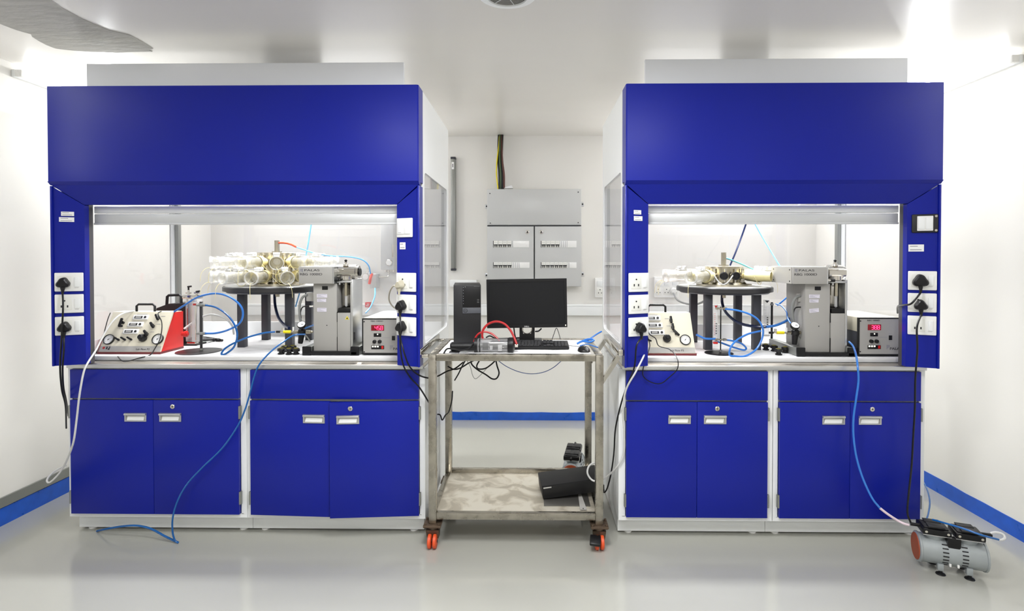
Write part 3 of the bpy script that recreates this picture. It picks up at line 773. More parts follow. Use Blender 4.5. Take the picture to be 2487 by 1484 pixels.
# ------------------------------------------------------------------ flow control instruments on the benches
def flow_box(x0, x1, label, right_red, side_px):
    yb, yt, yr, z0, z1 = 2.975, 3.085, 3.175, ZB + 0.012, 1.196
    t = thing('flow_controller', label, 'lab instrument', ((x0 + x1) / 2, (yb + yr) / 2, ZB), 'flow controllers with slanted cream fronts')
    e = 0.004
    # housing: red shell with sloping front
    prof = [(yb + .012, z0), (yr, z0), (yr, z1 - .004), (yt + .012, z1 - .004)]
    MB().use(RED).prism([(x0, y, z) for y, z in prof], (x1 - x0, 0, 0)).build('housing', RED, t)
    # cream front panel wrapping over the top
    pl = [(yb, z0), (yb + .011, z0), (yt + .011, z1 - .003), (yr - .01, z1 - .003), (yr - .01, z1), (yt, z1)]
    MB().use(CREAM).prism([(x0 + .002, y, z) for y, z in pl], (x1 - x0 - .004, 0, 0)).build('front_panel', CREAM, t)
    MB().use(MAROON).box((x0 - .002, yb - .004, z0 - .012), (x1 + .002, yr, z0)).build('base_plate', MAROON, t)
    ang = math.atan2(yt - yb, z1 - z0)
    L = math.hypot(yt - yb, z1 - z0)
    def fp(u, v, o=0.0):   # u 0..1 across, v 0..1 up the slope, o out of the face
        return Vector((x0 + (x1 - x0) * u, yb + (yt - yb) * v - o * math.cos(ang), z0 + (z1 - z0) * v + o * math.sin(ang)))
    def FM(u, v): return Matrix.Translation(fp(u, v)) @ Matrix.Rotation(-ang, 4, 'X')
    W_ = x1 - x0
    # lower silver strip with lettering
    MB(FM(.5, .075)).use(GREYP).box((-W_ * .49, -.0012, -.016), (W_ * .49, 0, .016)).build('name_strip', GREYP, t)
    text(t, 'Lab Flow P3', fp(.60, .045, .0015), .010, .075, INK, tilt=-ang)
    lx = [.50, .455, .42] if right_red else [.30, .32, .34]
    for k, v in enumerate((.86, .68, .50)):
        u = lx[k] + (.08 if not right_red else 0)
        M = FM(u, v)
        d = MB(M).use(WHITEP).box((-.044, -.006, -.0145), (.044, 0, .0145), .0015)
        d.build('digital_meter', WHITEP, t)
        MB(M).use(BLACKM).box((-.034, -.0068, -.008), (.012, -.0058, .007)).use(GREYP).box((-.028, -.0072, -.005), (.004, -.0066, .005)).build('meter_screen', BLACKM, t)
        MB(M).use(BLACKM).cyl((.028, -.008, .0), (.028, -.006, 0), .007, seg=16).build('meter_knob', BLACKM, t)
        MB(FM(u, v + .085)).use(INKG).box((-.03, -.0006, -.001), (.03, 0, .001)).build('printed_mark', INKG, t)
    kn = [(.80, .84), (.76, .64), (.70, .44)] if right_red else [(.66, .80), (.675, .62), (.72, .47)]
    for k, (u, v) in enumerate(kn):
        M = FM(u, v) @ Matrix.Rotation(R([-35, -40, -40][k] if right_red else [0, 0, -40][k]), 4, 'Y')
        if not right_red and k == 2: M = FM(u, v) @ Matrix.Rotation(R(-40), 4, 'Y')
        m = MB(M).use(BLACK).cyl((0, 0, 0), (0, -.014, 0), .006, seg=12)
        m.box((-.0065, -.026, -.021), (.0065, -.012, .021), .004); m.box((-.009, -.02, -.006), (.009, -.012, .006), .003)
        m.build('selector_knob', BLACK, t)
        MB(FM(u + .06 if right_red else u - .05, v + .06)).use(INKG).box((-.012, -.0006, -.003), (.012, 0, -.001)).build('printed_mark', INKG, t)
    # row of small taps
    tz = [(.26, .30), (.36, .305), (.46, .31)] if right_red else [(.10, .30), (.26, .31)]
    for u, v in tz:
        M = FM(u, v) @ Matrix.Rotation(R(-62), 4, 'Y')
        m = MB(M).use(BLACK).cyl((0, 0, 0), (0, -.012, 0), .0055, seg=12).box((-.005, -.022, -.022), (.005, -.012, .018), .004)
        m.build('tap', BLACK, t)
    # dials
    def dial(u, v, r):
        M = FM(u, v)
        g = MB(M).use(BLACK).lathe((0, 0, 0), (0, -1, 0), [(0, r), (.010, r), (.012, r * .93), (.009, r * .86), (.006, r * .85)], 36, cap=False).build('pressure_gauge', BLACK, t)
        m = MB(M).use(FACE).cyl((0, -.0065, 0), (0, -.005, 0), r * .86, seg=36)
        m.use(INK)
        for k in range(21):
            a = R(-135 + 270 * k / 20); c_, s_ = math.sin(a), math.cos(a)
            m.prism([(c_ * r * .62 - s_ * .0005, -.0068, s_ * r * .62 + c_ * .0005), (c_ * r * .76 - s_ * .0005, -.0068, s_ * r * .76 + c_ * .0005), (c_ * r * .76 + s_ * .0005, -.0068, s_ * r * .76 - c_ * .0005), (c_ * r * .62 + s_ * .0005, -.0068, s_ * r * .62 - c_ * .0005)], (0, -.0004, 0))
        a = R(-135 + 185) if right_red else R(35)
        c_, s_ = math.sin(a), math.cos(a)
        m.prism([(-c_ * r * .25 - s_ * .001, -.0075, -s_ * r * .25 + c_ * .001), (c_ * r * .6, -.0075, s_ * r * .6), (-c_ * r * .25 + s_ * .001, -.0075, -s_ * r * .25 - c_ * .001)], (0, -.0006, 0))
        m.cyl((0, -.009, 0), (0, -.007, 0), r * .09, seg=12)
        m.build('dial', FACE, g)
    if right_red:
        dial(.11, .30, .030); dial(.90, .31, .031)
        # wall-clock style selector
        m = MB(FM(.24, .72)).use(BLACK).cyl((0, 0, 0), (0, -.012, 0), .008, seg=14).box((-.012, -.022, -.028), (.002, -.01, .024), .005).box((-.012, -.02, -.03), (.014, -.01, -.018), .004).build('flow_lever', BLACK, t)
        MB(FM(.24, .57)).use(INKG).box((-.012, -.0006, -.001), (.012, 0, .001)).build('printed_mark', INKG, t)
        m = MB(FM(.07, .09)).use(INKR).cyl((0, -.0018, .002), (0, -.0012, .002), .007, seg=14).use(INK).box((.014, -.0018, -.006), (.022, -.0012, .008)).box((.026, -.0018, -.01), (.036, -.0012, .0)).box((.030, -.0018, .0), (.036, -.0012, .01)).build('emblem', INK, t)
    else:
        dial(.855, .32, .030)
    u, v = (.665, .33) if right_red else (.565, .345)
    M = FM(u, v)
    MB(M).use(BLACK).lathe((0, 0, 0), (0, -1, 0), [(0, .018), (.006, .022), (.016, .022), (.022, .017), (.036, .015), (.040, .010)], 28).build('regulator_knob', BLACK, t)
    # handle on top
    hx0, hx1 = (x0 + .37 * W_, x0 + .62 * W_) if right_red else (x0 + .12 * W_, x0 + .42 * W_)
    if not right_red: hx0, hx1 = at(1574, 750, 3.12).x, at(1616, 750, 3.12).x
    else: hx0, hx1 = at(332, 750, 3.12).x, at(376, 750, 3.12).x
    yh = 3.12
    pts = [(hx0, yh, z1 - .002), (hx0, yh, z1 + .032), (hx0 + .012, yh, z1 + .042), (hx1 - .012, yh, z1 + .042), (hx1, yh, z1 + .032), (hx1, yh, z1 - .002)]
    MB().use(BLACK).tube(pts, .0065, 10, smooth=False).build('carry_handle', BLACK, t)
    for k in range(3):
        pass
    return t, fp
fbL, fpL = flow_box(at(229, 860, 2.955).x + 0.005, at(391, 860, 2.98).x, 'cream fronted flow controller with red side under the left hood, beside the leftmost pillar', True, None)
fbR, fpR = flow_box(at(1690, 860, 2.98).x - .355, at(1690, 860, 2.98).x, 'cream flow controller with one dial partly behind the pillar right of the trolley', False, None)
# red outlet stub on the side of the left one
pR = at(458, 811, 3.10)
MB().use(RED).lathe((at(444, 811, 3.1).x - .002, 3.10, pR.z), (1, 0, 0), [(0, .014), (.012, .014), (.014, .018), (.026, .018), (.028, .011), (.032, .011)], 16).build('outlet_stub', RED, fbL)

# black boxes behind the left controller
p0 = at(380, 760, 3.30); p1 = at(455, 760, 3.30)
t = thing('black_case', 'black case with carry handle behind the cream and red controller', 'case', ((p0.x + p1.x) / 2, 3.38, ZB))
zc0, zc1 = ZB, at(420, 741, 3.3).z
MB().use(BLACKM).prism([(p0.x - .03, 3.3, ZB), (p1.x, 3.3, ZB), (p1.x, 3.3, zc1 + .012), (p1.x - .12, 3.3, zc1 + .008), (p0.x, 3.3, zc1 - .02)], (0, .16, 0)).build('case_body', BLACKM, t)
hx0, hx1 = at(405, 740, 3.33).x, at(440, 740, 3.33).x; zz = zc1 + .006
MB().use(BLACK).tube([(hx0, 3.33, zz - .01), (hx0 + .004, 3.33, zz + .045), (hx0 + .014, 3.33, zz + .053), (hx1 - .012, 3.33, zz + .056), (hx1, 3.33, zz + .046), (hx1, 3.33, zz - .01)], .0085, 10, smooth=False).build('carry_handle', BLACK, t)
# flow meters at the left
def rotameter_bank():
    c = at(470, 790, 3.30)
    t = thing('flow_meter_bank', 'bank of tall clear flow tubes with chrome top behind the black stand at left', 'flow meter', (c.x, 3.30, ZB))
    x0, x1 = at(450, 790, 3.3).x, at(487, 790, 3.3).x; zt = at(470, 716, 3.3).z; zb = at(470, 828, 3.3).z
    MB().use(CHROME).box((x0, 3.27, zt - .022), (x1, 3.33, zt), .003).build('top_block', CHROME, t)
    MB().use(ACRYL).box((x0 + .02, 3.272, zb), (x1 - .002, 3.328, zt - .023), .002).build('acrylic_block', ACRYL, t)
    for k in range(3):
        xx = x0 + .035 + k * .024
        MB().use(CHROME).cyl((xx, 3.268, zb + .03), (xx, 3.268, zt - .024), .0035, seg=8).use(INKR if k == 1 else INKG).box((xx + .006, 3.268, zb + .05), (xx + .010, 3.2705, zt - .05)).build('glass_tube', CHROME, t)
    MB().use(CHROME).box((x0 + .03, 3.265, zb - .022), (x1 - .012, 3.33, zb - .001), .003).build('bottom_block', CHROME, t)
    MB().use(BLACKM).box((x0 - .002, 3.335, ZB), (x0 + .03, 3.36, zt - .04)).box((x0 - .002, 3.26, ZB), (x1, 3.36, ZB + .01)).build('back_plate', BLACKM, t)
    for px, h_ in ((458, .05), (478, .02)):
        q = at(px, 716, 3.3)
        MB().use(CHROME).cyl((q.x, 3.3, zt), (q.x, 3.3, zt + h_ * .6), .006, seg=10).cyl((q.x - .016, 3.3, zt + .012), (q.x + .016, 3.3, zt + .012), .005, seg=8).use(BLACK).cyl((q.x, 3.3, zt + h_ * .6), (q.x, 3.3, zt + h_), .005, seg=10).cyl((q.x - .005, 3.3, zt + h_), (q.x + .018, 3.3, zt + h_ + .003), .0055, seg=10).build('elbow_fitting', CHROME, t)
    q = at(470, 724, 3.27)
    return t
rotameter_bank()
def stand(px, py_base, py_top, Y, rad, label, m=BLACK, rr=.0045, flat=False):
    b = at(px, py_base, Y); b.z = ZB; top = at(px, py_top, Y).z
    t = thing('lab_stand', label, 'lab stand', (b.x, b.y, ZB), 'black lab stands with round bases')
    MB().use(m).lathe((b.x - rad * .12, b.y, ZB), (0, 0, 1), [(0, rad), (.004, rad), (.005, rad - .003)], 48).build('base', m, t)
    if flat: MB().use(m).box((b.x - rr, b.y - .004, ZB + .004), (b.x + rr, b.y + .004, top), .001).build('rod', m, t)
    else: MB().use(m).cyl((b.x, b.y, ZB + .004), (b.x, b.y, top), rr, seg=12).build('rod', m, t)
    for dz in (.012, top - ZB - .015):
        MB().use(ALUD).cyl((b.x, b.y, ZB + dz - .004), (b.x, b.y, ZB + dz + .008), rr * 1.8, seg=12).build('collar', ALUD, t)
    return t, b, top
sL, bL, tL = stand(489, 856, 733, 3.06, .118, 'black stand with glossy round base between the red sided controller and the ring table', DARKD, .0065, True)
for pyc in (741, 810):
    q = at(489, pyc, 3.055)
    MB().use(ALUD).cyl((q.x - .028, q.y, q.z), (q.x + .034, q.y, q.z), .006, seg=10).cyl((q.x - .012, q.y, q.z), (q.x + .012, q.y, q.z), .009, seg=6).cyl((q.x + .014, q.y, q.z), (q.x + .024, q.y, q.z), .0085, seg=6).build('clamp', ALUD, sL)
# flat tube mounted on the left stand
q0 = at(466, 738, 3.07); q1 = at(484, 830, 3.07)
t = thing('flow_meter', 'clear flow meter tube with red top mark on the stand beside the red sided controller', 'flow meter', ((q0.x + q1.x) / 2, 3.07, q1.z))
MB().use(ACRYL).box((q0.x, 3.066, q1.z), (q1.x, 3.084, q0.z + .01), .002).build('acrylic_block', ACRYL, t)
MB().use(INKR).box((q0.x + .010, 3.064, q0.z - .008), (q0.x + .028, 3.0655, q0.z + .002)).use(CHROME).cyl((q0.x + .028, 3.062, q1.z + .01), (q0.x + .028, 3.062, q0.z - .01), .003, seg=8).build('scale_tube', CHROME, t)

def rotameter(px, pyt, pyb, Y, w, label, red=True):
    a = at(px, pyt, Y); b = at(px, pyb, Y)
    t = thing('flow_meter', label, 'flow meter', (a.x, Y, b.z))
    MB().use(ACRYL).box((a.x - w / 2, Y - .006, b.z), (a.x + w / 2, Y + .010, a.z), .002).build('acrylic_block', ACRYL, t)
    m = MB().use(INKR if red else BLACKM)
    m.prism([(a.x - w * .4, Y - .0075, a.z - .004), (a.x + w * .4, Y - .0075, a.z - .004), (a.x, Y - .0075, a.z - .02)], (0, .001, 0))
    m.build('top_mark', RED, t)
    m = MB().use(INKR if red else INKG); n = 12
    for k in range(n):
        zz = b.z + .04 + (a.z - b.z - .08) * k / n
        m.box((a.x - w * .42, Y - .0075, zz), (a.x - w * .12, Y - .0065, zz + .0018))
    m.use(BLACKM if not red else INK)
    for k in range(5):
        zz = b.z + .045 + k * .014; m.box((a.x - w * .05, Y - .0075, zz), (a.x + w * .2, Y - .0065, zz + .007))
    m.build('scale_marks', INKG, t)
    MB().use(WHITEP if not red else RED).box((a.x - w * .5, Y - .008, b.z - .012), (a.x + w * .5, Y + .012, b.z - .0005), .002).build('end_block', WHITEP, t)
    return t
sR, bR, tR = stand(1750, 857, 745, 3.045, .078, 'thin black stand with round base in front of the single ring table', BLACK, .0035)
rotameter(1738, 740, 830, 3.06, .024, 'red and white scaled flow meter on the thin stand by the single ring table')
for pyc in (749, 825):
    q = at(1750, pyc, 3.04)
    MB().use(BRASS).cyl((q.x - .030, q.y, q.z), (q.x + .036, q.y, q.z), .0048, seg=10).cyl((q.x + .016, q.y, q.z), (q.x + .028, q.y, q.z), .0085, seg=6).cyl((q.x - .022, q.y, q.z), (q.x - .012, q.y, q.z), .0075, seg=6).build('clamp', BRASS, sR)
sR2, bR2, tR2 = stand(1874, 833, 734, 3.32, .070, 'black stand behind the yellow valve at the right machine', BLACK, .006, True)
rotameter(1862, 728, 812, 3.33, .036, 'clear flow meter with black scale left of the right grey machine', red=False)

# ------------------------------------------------------------------ ring tables with inhalation towers
def ring_table(cx, cy, rad, zleg, half, label, second):
    t = thing('ring_table', label, 'table', (cx, cy, ZB), 'round black tables under the hoods')
    zt = 1.340
    MB().use(DARKD).lathe((cx, cy, zt - .030), (0, 0, 1), [(0, rad), (.024, rad), (.028, rad - .004)], 72).build('tabletop', DARKD, t)
    MB().use(ALU).lathe((cx, cy, zt - .0015), (0, 0, 1), [(0, rad - .012), (.003, rad - .014)], 72).build('metal_sheet', ALU, t)
    MB().use(DARK).lathe((cx, cy, zt - .042), (0, 0, 1), [(0, rad - .025), (.006, rad - .018), (.0115, rad - .018)], 72).build('lower_disc', DARK, t)
    for sx in (-1, 1):
        for sy in (-1, 1):
            MB().use(DARK).box((cx + sx * half - .0215, cy + sy * half - .0215, ZB), (cx + sx * half + .0215, cy + sy * half + .0215, zt - .043), .002).build('leg', DARK, t)
    MB().use(BRASS).cyl((cx, cy, zt - .075), (cx, cy, zt - .043), .014, seg=16).build('centre_fitting', BRASS, t)
    return t, zt
cxL, cyL = -1.61, 3.37
cxR, cyR = 1.186, 3.315
tabL, ztab = ring_table(cxL, cyL, .305, 0, .145, 'black four legged ring table carrying the two tier tube tower', True)
tabR, _ = ring_table(cxR, cyR, .280, 0, .142, 'black four legged ring table carrying the single tier tube tower', False)

def tower(cx, cy, r, ztop, name_label, rings, chim):
    t = thing('inhalation_tower', name_label, 'lab apparatus', (cx, cy, ztab + .002), 'steel towers with radial tubes')
    z0 = ztab + .002
    m = MB().use(BRASS)
    m.lathe((cx, cy, z0), (0, 0, 1), [(0, r + .05), (.010, r + .05), (.012, r + .02), (.022, r + .012), (.024, r - .006), (ztop - z0 - .014, r - .006), (ztop - z0 - .014, r + .004), (ztop - z0 - .002, r + .004), (ztop - z0, r)], 48)
    m.build('drum', BRASS, t)
    m = MB().use(CHROME)
    for k in range(12):
        a = R(30 * k + 15); m.cyl((cx + math.cos(a) * (r + .004), cy + math.sin(a) * (r + .004), z0 + .014), (cx + math.cos(a) * (r + .004), cy + math.sin(a) * (r + .004), ztop - .016), .006, seg=8)
    m.build('tie_rod', CHROME, t)
    MB().use(BRASS).cyl((cx, cy, ztop), (cx, cy, chim), .0155, seg=24).cyl((cx, cy, ztop), (cx, cy, ztop + .008), .03, seg=24).build('inlet_pipe', BRASS, t)
    for (z, angs) in rings:
        for a in range(0, 360, 30):
            aa = R(a + angs); d = Vector((math.cos(aa), math.sin(aa), 0)); p = Vector((cx, cy, z)) + d * (r - .008)
            MB().use(BRASS).cyl(p, p + d * .022, .019, seg=20).build('port', BRASS, t)
    return t
towL = tower(cxL, cyL, .118, 1.545, 'two tier steel tower on the left ring table', [(1.488, -65), (1.402, -56)], 1.622)
towR = tower(cxR, cyR, .112, 1.462, 'single tier steel tower on the right ring table', [(1.405, -109)], 1.545)

def make_tube(name, label, clear=True):
    """animal restraint tube along +x from the port, origin at the drum's port"""
    t = thing(name, label, 'tube')
    cone = MB().use(RUBBERC).lathe((0, 0, 0), (1, 0, 0), [(0, .020), (.012, .024), (.050, .037), (.085, .039), (.085, .036), (.05, .034), (.012, .02)], 24, cap=False)
    cone.build('nose_cone', RUBBERC, t)
    if clear:
        MB().use(ACRYLC).lathe((0, 0, 0), (1, 0, 0), [(.078, .034), (.232, .036), (.236, .039), (.240, .039), (.240, .035), (.078, .033)], 28, cap=False).build('clear_tube', ACRYLC, t)
        MB().use(ACRYL).lathe((0, 0, 0), (1, 0, 0), [(.226, .0345), (.226, .0395), (.238, .0395), (.238, .0345), (.226, .0345)], 28, cap=False).build('end_ring', ACRYL, t)
        MB().use(ACRYLC).lathe((0, 0, 0), (1, 0, 0), [(.150, .033), (.153, .033), (.156, .012), (.17, .010)], 24).build('pusher', ACRYLC, t)
        MB().use(WHITEP).box((.105, -.016, .034), (.160, .016, .043), .003).cyl((.118, -.018, .050), (.118, .018, .050), .009, seg=14).cyl((.148, -.018, .050), (.148, .018, .050), .007, seg=14).build('clip', WHITEP, t)
    return t
def tail(parent, x, z, rr, side=1):
    cable('tail_cord', '', '', [(.236, 0, -.028), (.262, side * .006, -.034), (.285, side * .014, -.062), (.292, side * .018, -.11)], .0012, RUBBERC, parent)
protoT = make_tube('restraint_tube', 'x')
tail(protoT, 0, 0, 0)
firstT = [False]
def put_tube(cx, cy, r, z, ang, label, group, sag=0.0):
    a = R(ang); loc = Vector((cx, cy, z)) + Vector((math.cos(a), math.sin(a), 0)) * (r + .012)
    if not firstT[0]:
        firstT[0] = True; o = protoT; o.location = loc; o.rotation_euler = (0, sag, a); o['label'] = label; o['group'] = group; return o
    return dup(protoT, loc, (0, sag, a), label, group)
def around(k):
    return ['facing the viewer', 'just left of the one facing the viewer', 'front left', 'pointing left', 'back left', 'behind the drum towards the left', 'behind the drum', 'behind the drum towards the right', 'back right', 'pointing right', 'front right', 'just right of the one facing the viewer'][k]
for k in range(12):
    if k in (6, 7, 8): continue
    put_tube(cxL, cyL, .118, 1.488, -65 - 30 * k, 'upper tube on the left tower, %s' % around(k), 'clear tubes plugged into the steel towers', R(1.5))
for k in range(12):
    if k in (5, 6, 7, 8, 9, 10): continue
    put_tube(cxL, cyL, .118, 1.402, -56 - 30 * k, 'lower tube on the left tower, %s' % around(k), 'clear tubes plugged into the steel towers', R(1.5))
for k, ang, nm in ((0, -139, 'front left'), (1, -176, 'pointing left'), (2, -199, 'back left'), (3, -8, 'pointing right'), (4, 16, 'back right'), (5, -22, 'front right'), (6, -212, 'furthest back left')):
    put_tube(cxR, cyR, .112, 1.405, ang, 'clear tube on the right tower, %s' % nm, 'clear tubes plugged into the steel towers', R(1.5))
# lone rubber cone and two black stoppers on the right tower
a = R(-38); loc = Vector((cxR, cyR, 1.402)) + Vector((math.cos(a), math.sin(a), 0)) * .125
t = thing('rubber_cone', 'cream rubber cone without clear tube at the front right of the right tower', 'rubber cone', loc)
cm = MB(Matrix.Translation(loc) @ Matrix.Rotation(a, 4, 'Z')).use(RUBBERC)
cm.lathe((0, 0, 0), (1, 0, 0), [(0, .018), (.02, .02), (.06, .031), (.150, .029), (.150, .026), (.06, .028)], 24, cap=False)
cm.build('cone', RUBBERC, t)
for ang, nm in ((-109, 'left'), (-83, 'right')):
    a = R(ang); d = Vector((math.cos(a), math.sin(a), 0)); p = Vector((cxR, cyR, 1.405)) + d * .126
    o = MB().use(BLACK).lathe(p, d, [(0, .020), (.02, .024), (.032, .024), (.034, .018), (.030, .016)], 24).build('port_stopper', BLACK)
    tag(o, '%s one of the two black round stoppers on the drum of the right tower' % nm, 'stopper', 'black stoppers on the right tower')
# looping cream cords over the towers
rc = random.Random(3)
def cord(cx, cy, r, z, a0, a1, drop, label, grp, m=RUBBERC, rad=.0015):
    pts = []
    for k in range(6):
        u = k / 5; a = R(a0 + (a1 - a0) * u)
        pts.append((cx + math.cos(a) * r, cy + math.sin(a) * r, z - drop * math.sin(PI * u)))
    cable('cream_cord', label, 'cord', pts, rad, m, None, grp)
for k, (a0, a1, z, dr, r) in enumerate([(-80, -50, 1.475, .06, .30), (-108, -80, 1.47, .05, .28), (-140, -110, 1.47, .06, .27), (-50, -25, 1.47, .05, .28), (-70, -44, 1.40, .05, .27), (-125, -95, 1.395, .05, .27)]):
    cord(cxL, cyL, r, z, a0, a1, dr, ['thin cream cord looping beneath the upper tube facing the viewer', 'thin cream cord looping just left of the upper tube facing the viewer', 'thin cream cord looping at the far left of the upper tubes', 'thin cream cord looping right of the upper tube facing the viewer', 'thin cream cord looping below the lower tube facing the viewer', 'thin cream cord looping at the left of the lower tubes'][k], 'thin cream cords around the left tower')
cord(cxR, cyR, .17, 1.41, -128, -92, .055, 'white cord looping under the black stoppers of the right tower', 'cords around the right tower', WTUBE, .004)
cord(cxR, cyR, .22, 1.40, -60, -30, .045, 'thin cream cord beside the rubber cone of the right tower', 'cords around the right tower')

# ------------------------------------------------------------------ dust generators (grey machines)
def generator(xo, label, left):
    """xo: x of the left edge of the head box"""
    t = thing('aerosol_generator', label, 'lab machine', (xo + .15, 3.05, ZB), 'grey aerosol generators')
    Yf = 2.97
    x = lambda px: at(px, 700, Yf).x if left else at(px, 700, Yf).x
    if left: xb0, xb1, xc1 = x(761), x(818), x(856)
    else: xb0, xb1, xc1 = x(1956), x(2016), x(2057)
    zb = .992; zt = 1.369
    # base: black profile feet and plate
    m = MB().use(BLACK).box((xb0 - .010, 2.945, ZB + .004), (xc1 + .03, 3.19, ZB + .022), .002); m.build('base_plate', BLACK, t)
    for k, bx in enumerate((xb0 - .055, xc1 - .004)):
        MB().use(ALUD).box((bx + .003, 2.958, ZB + .002), (bx + .043, 3.30, ZB + .046), .002).build('rail', ALUD, t)
        MB().use(BLACK).box((bx, 2.945, ZB), (bx + .046, 2.958, ZB + .050), .003).build('rail_cap', BLACK, t)
    # tall grey column
    c = MB().use(GREYP).box((xb0, Yf, zb), (xb1, 3.19, zt), .0015); c.build('column', GREYP, t)
    d = MB().use(BLACK).box((xb0 + (xb1 - xb0) * .38, Yf - .002, 1.334), (xb0 + (xb1 - xb0) * .62, Yf - .0005, 1.354)); d.build('slot', BLACK, t)
    m = MB().use(BLACK).box((xb1 + .0005, Yf - .003, 1.155), (xb1 + .0035, Yf + .03, 1.21)).box((xb1 + .0005, Yf - .003, zb + .002), (xb1 + .0035, Yf + .03, 1.07)); m.build('gap_seal', BLACK, t)
    m = MB().use(BLACKM).cyl((xb0 + .075, Yf - .001, 1.135), (xb0 + .075, Yf + .001, 1.135), .003, seg=10).build('keyhole', BLACKM, t)
    for z, w, hgt, ox, tl in ((1.320 - .02, .058, .020, .010, 0), (1.275, .050, .018, .012, 0), (1.222, .052, .022, .012, 0 if left else 6)):
        M = Matrix.Translation((xb0 + ox + w / 2 + .01, Yf - .001, z)) @ Matrix.Rotation(R(-tl), 4, 'Y')
        q = MB(M).use(LABELP).box((-w / 2, -.0008, -hgt / 2), (w / 2, 0, hgt / 2)).use(INKG)
        for r_ in range(4):
            q.box((-w * .42, -.0013, hgt * (.3 - .2 * r_)), (w * (.4 - .17 * ((r_ * 3) % 4)), -.0008, hgt * (.3 - .2 * r_) + .0012))
        q.build('paper_label', LABELP, t, smooth=False)
    # right-hand lower box
    MB().use(GREYP).box((xb1 + .004, Yf - .004, zb), (xc1 - .012, 3.17, 1.206), .0015).build('drive_box', GREYP, t)
    MB().use(BLACK).box((xb1 + .008, Yf - .002, 1.2065), (xc1 - .014, 3.10, 1.232), .001).build('clamp_block', BLACK, t)
    if left:
        zx = (xb1 + xc1) / 2 + .015; zz = 1.178
        q = MB().use(YELLOW).prism([(zx - .011, Yf - .0052, zz - .009), (zx + .011, Yf - .0052, zz - .009), (zx, Yf - .0052, zz + .010)], (0, .001, 0))
        q.use(INK).prism([(zx - .0055, Yf - .0056, zz - .0065), (zx + .0055, Yf - .0056, zz - .0065), (zx, Yf - .0056, zz + .004)], (0, .0003, 0)).build('warning_sign', YELLOW, t, smooth=False)
    # silver rail at the right edge
    MB().use(ALU).box((xc1 - .011, Yf - .002, zb), (xc1 + .002, 3.14, 1.392), .001).build('guide_rail', ALU, t)
    if left:
        m = MB().use(BLACKM).box((xc1 + .003, Yf - .001, 1.055), (xc1 + .010, Yf + .012, 1.095)).build('latch', BLACKM, t)
    # reservoir housing and tube
    xm = (xb1 + xc1 - .01) / 2 + .002
    MB().use(MOTOR).box((xb1 + .005, 3.03, 1.2325), (xc1 - .013, 3.12, 1.372), .012).build('housing_back', MOTOR, t)
    MB().use(BRASS).cyl((xm + .003, 2.995, 1.300), (xm + .003, 2.995, 1.372), .0105, seg=20).build('piston', BRASS, t)
    MB().use(ACRYL).lathe((xm + .003, 2.995, 1.236), (0, 0, 1), [(0, .002), (.006, .008), (.064, .008)], 20, cap=False).build('sample_tube', ACRYL, t)
    MB().use(ALU).box((xb1 + .002, 2.965, 1.374), (xc1 - .002, 3.12, 1.384), .001).cyl((xb1 + .016, 2.972, 1.362), (xb1 + .016, 2.972, 1.374), .005, seg=10).build('bridge_plate', ALU, t)
    # chrome head, a cylinder lying crosswise
    hz = 1.432; hx0, hx1 = (x(808), x(866)) if left else (x(2012), x(2060))
    m = MB().use(CHROME).lathe((hx0, 3.02, hz), (1, 0, 0), [(0, .022), (.008, .034), (.012, .041), (hx1 - hx0 - .014, .041), (hx1 - hx0 - .012, .036), (hx1 - hx0, .036)], 32)
    m.lathe((xm + .003, 3.0, hz - .022), (0, 0, -1), [(0, .034), (.02, .034), (.032, .022), (.036, .022)], 28)
    m.box((hx0 + .004, 2.975, hz + .012), (hx0 + .06, 3.05, hz + .018), .002)
    m.build('brush_head', CHROME, t)
    MB().use(CHROME).lathe((xm, 3.0, hz + .034), (0, 0, 1), [(0, .016), (.012, .014), (.014, .008), (.022, .008)], 20).use(BLACK).cyl((xm, 3.0, hz + .056), (xm, 3.0, hz + .060), .005, seg=12).ball((xm, 3.0, hz + .064), .008).build('top_knob', CHROME, t)
    MB().use(BLACK).cyl((hx1 + .001, 3.02, hz), (hx1 + .007, 3.02, hz), .022, seg=24).build('end_cap', BLACK, t)
    MB().use(CHROME).cyl((xb1 - .030, 2.955, 1.388), (xb1 - .006, 2.955, 1.388), .0055, seg=12).use(BLACK).cyl((xb1 - .006, 2.955, 1.388), (xb1 + .016, 2.955, 1.388), .008, seg=12).cyl((xb1 + .014, 2.955, 1.386), (xb1 + .014, 3.0, 1.386), .005, seg=10).build('side_fitting', CHROME, t)
    # head box with lettering
    Yh = 2.935
    x0, x1 = (at(725.5, 668, Yh).x, at(807, 668, Yh).x) if left else (at(1926, 668, Yh).x, at(2009, 668, Yh).x)
    z0, z1 = at(700, 689, Yh).z, at(700, 649, Yh).z
    hb = MB().use(GREYP).box((x0, Yh, z0), (x1, 3.20, z1), .0015).build('head_box', GREYP, t)
    MB().use(ALU).box((x0 + .001, Yh + .004, z1), (x1 + .012, 3.20, z1 + .003)).box((x1, Yh + .004, z0), (x1 + .008, 3.12, z1)).build('lid', ALU, hb)
    if not left:
        for yy, zz in ((2.98, z0 + .015), (2.98, z1 - .015), (3.14, z0 + .015), (3.14, z1 - .015)):
            pass
        m = MB().use(GREYP).box((x0 - .004, Yh + .01, z0 + .001), (x0, 3.19, z1 - .001)).use(BLACKM)
        for yy in (2.965, 3.16):
            for zz in (z0 + .014, z1 - .014): m.cyl((x0 - .0055, yy, zz), (x0 - .004, yy, zz), .004, seg=12)
        m.build('end_plate', GREYP, hb)
    w = x1 - x0
    text(hb, 'PALAS', (x0 + w * .17, Yh - .0003, z1 - .022), .011, w * .45, INK)
    lg = MB().use(INKG)
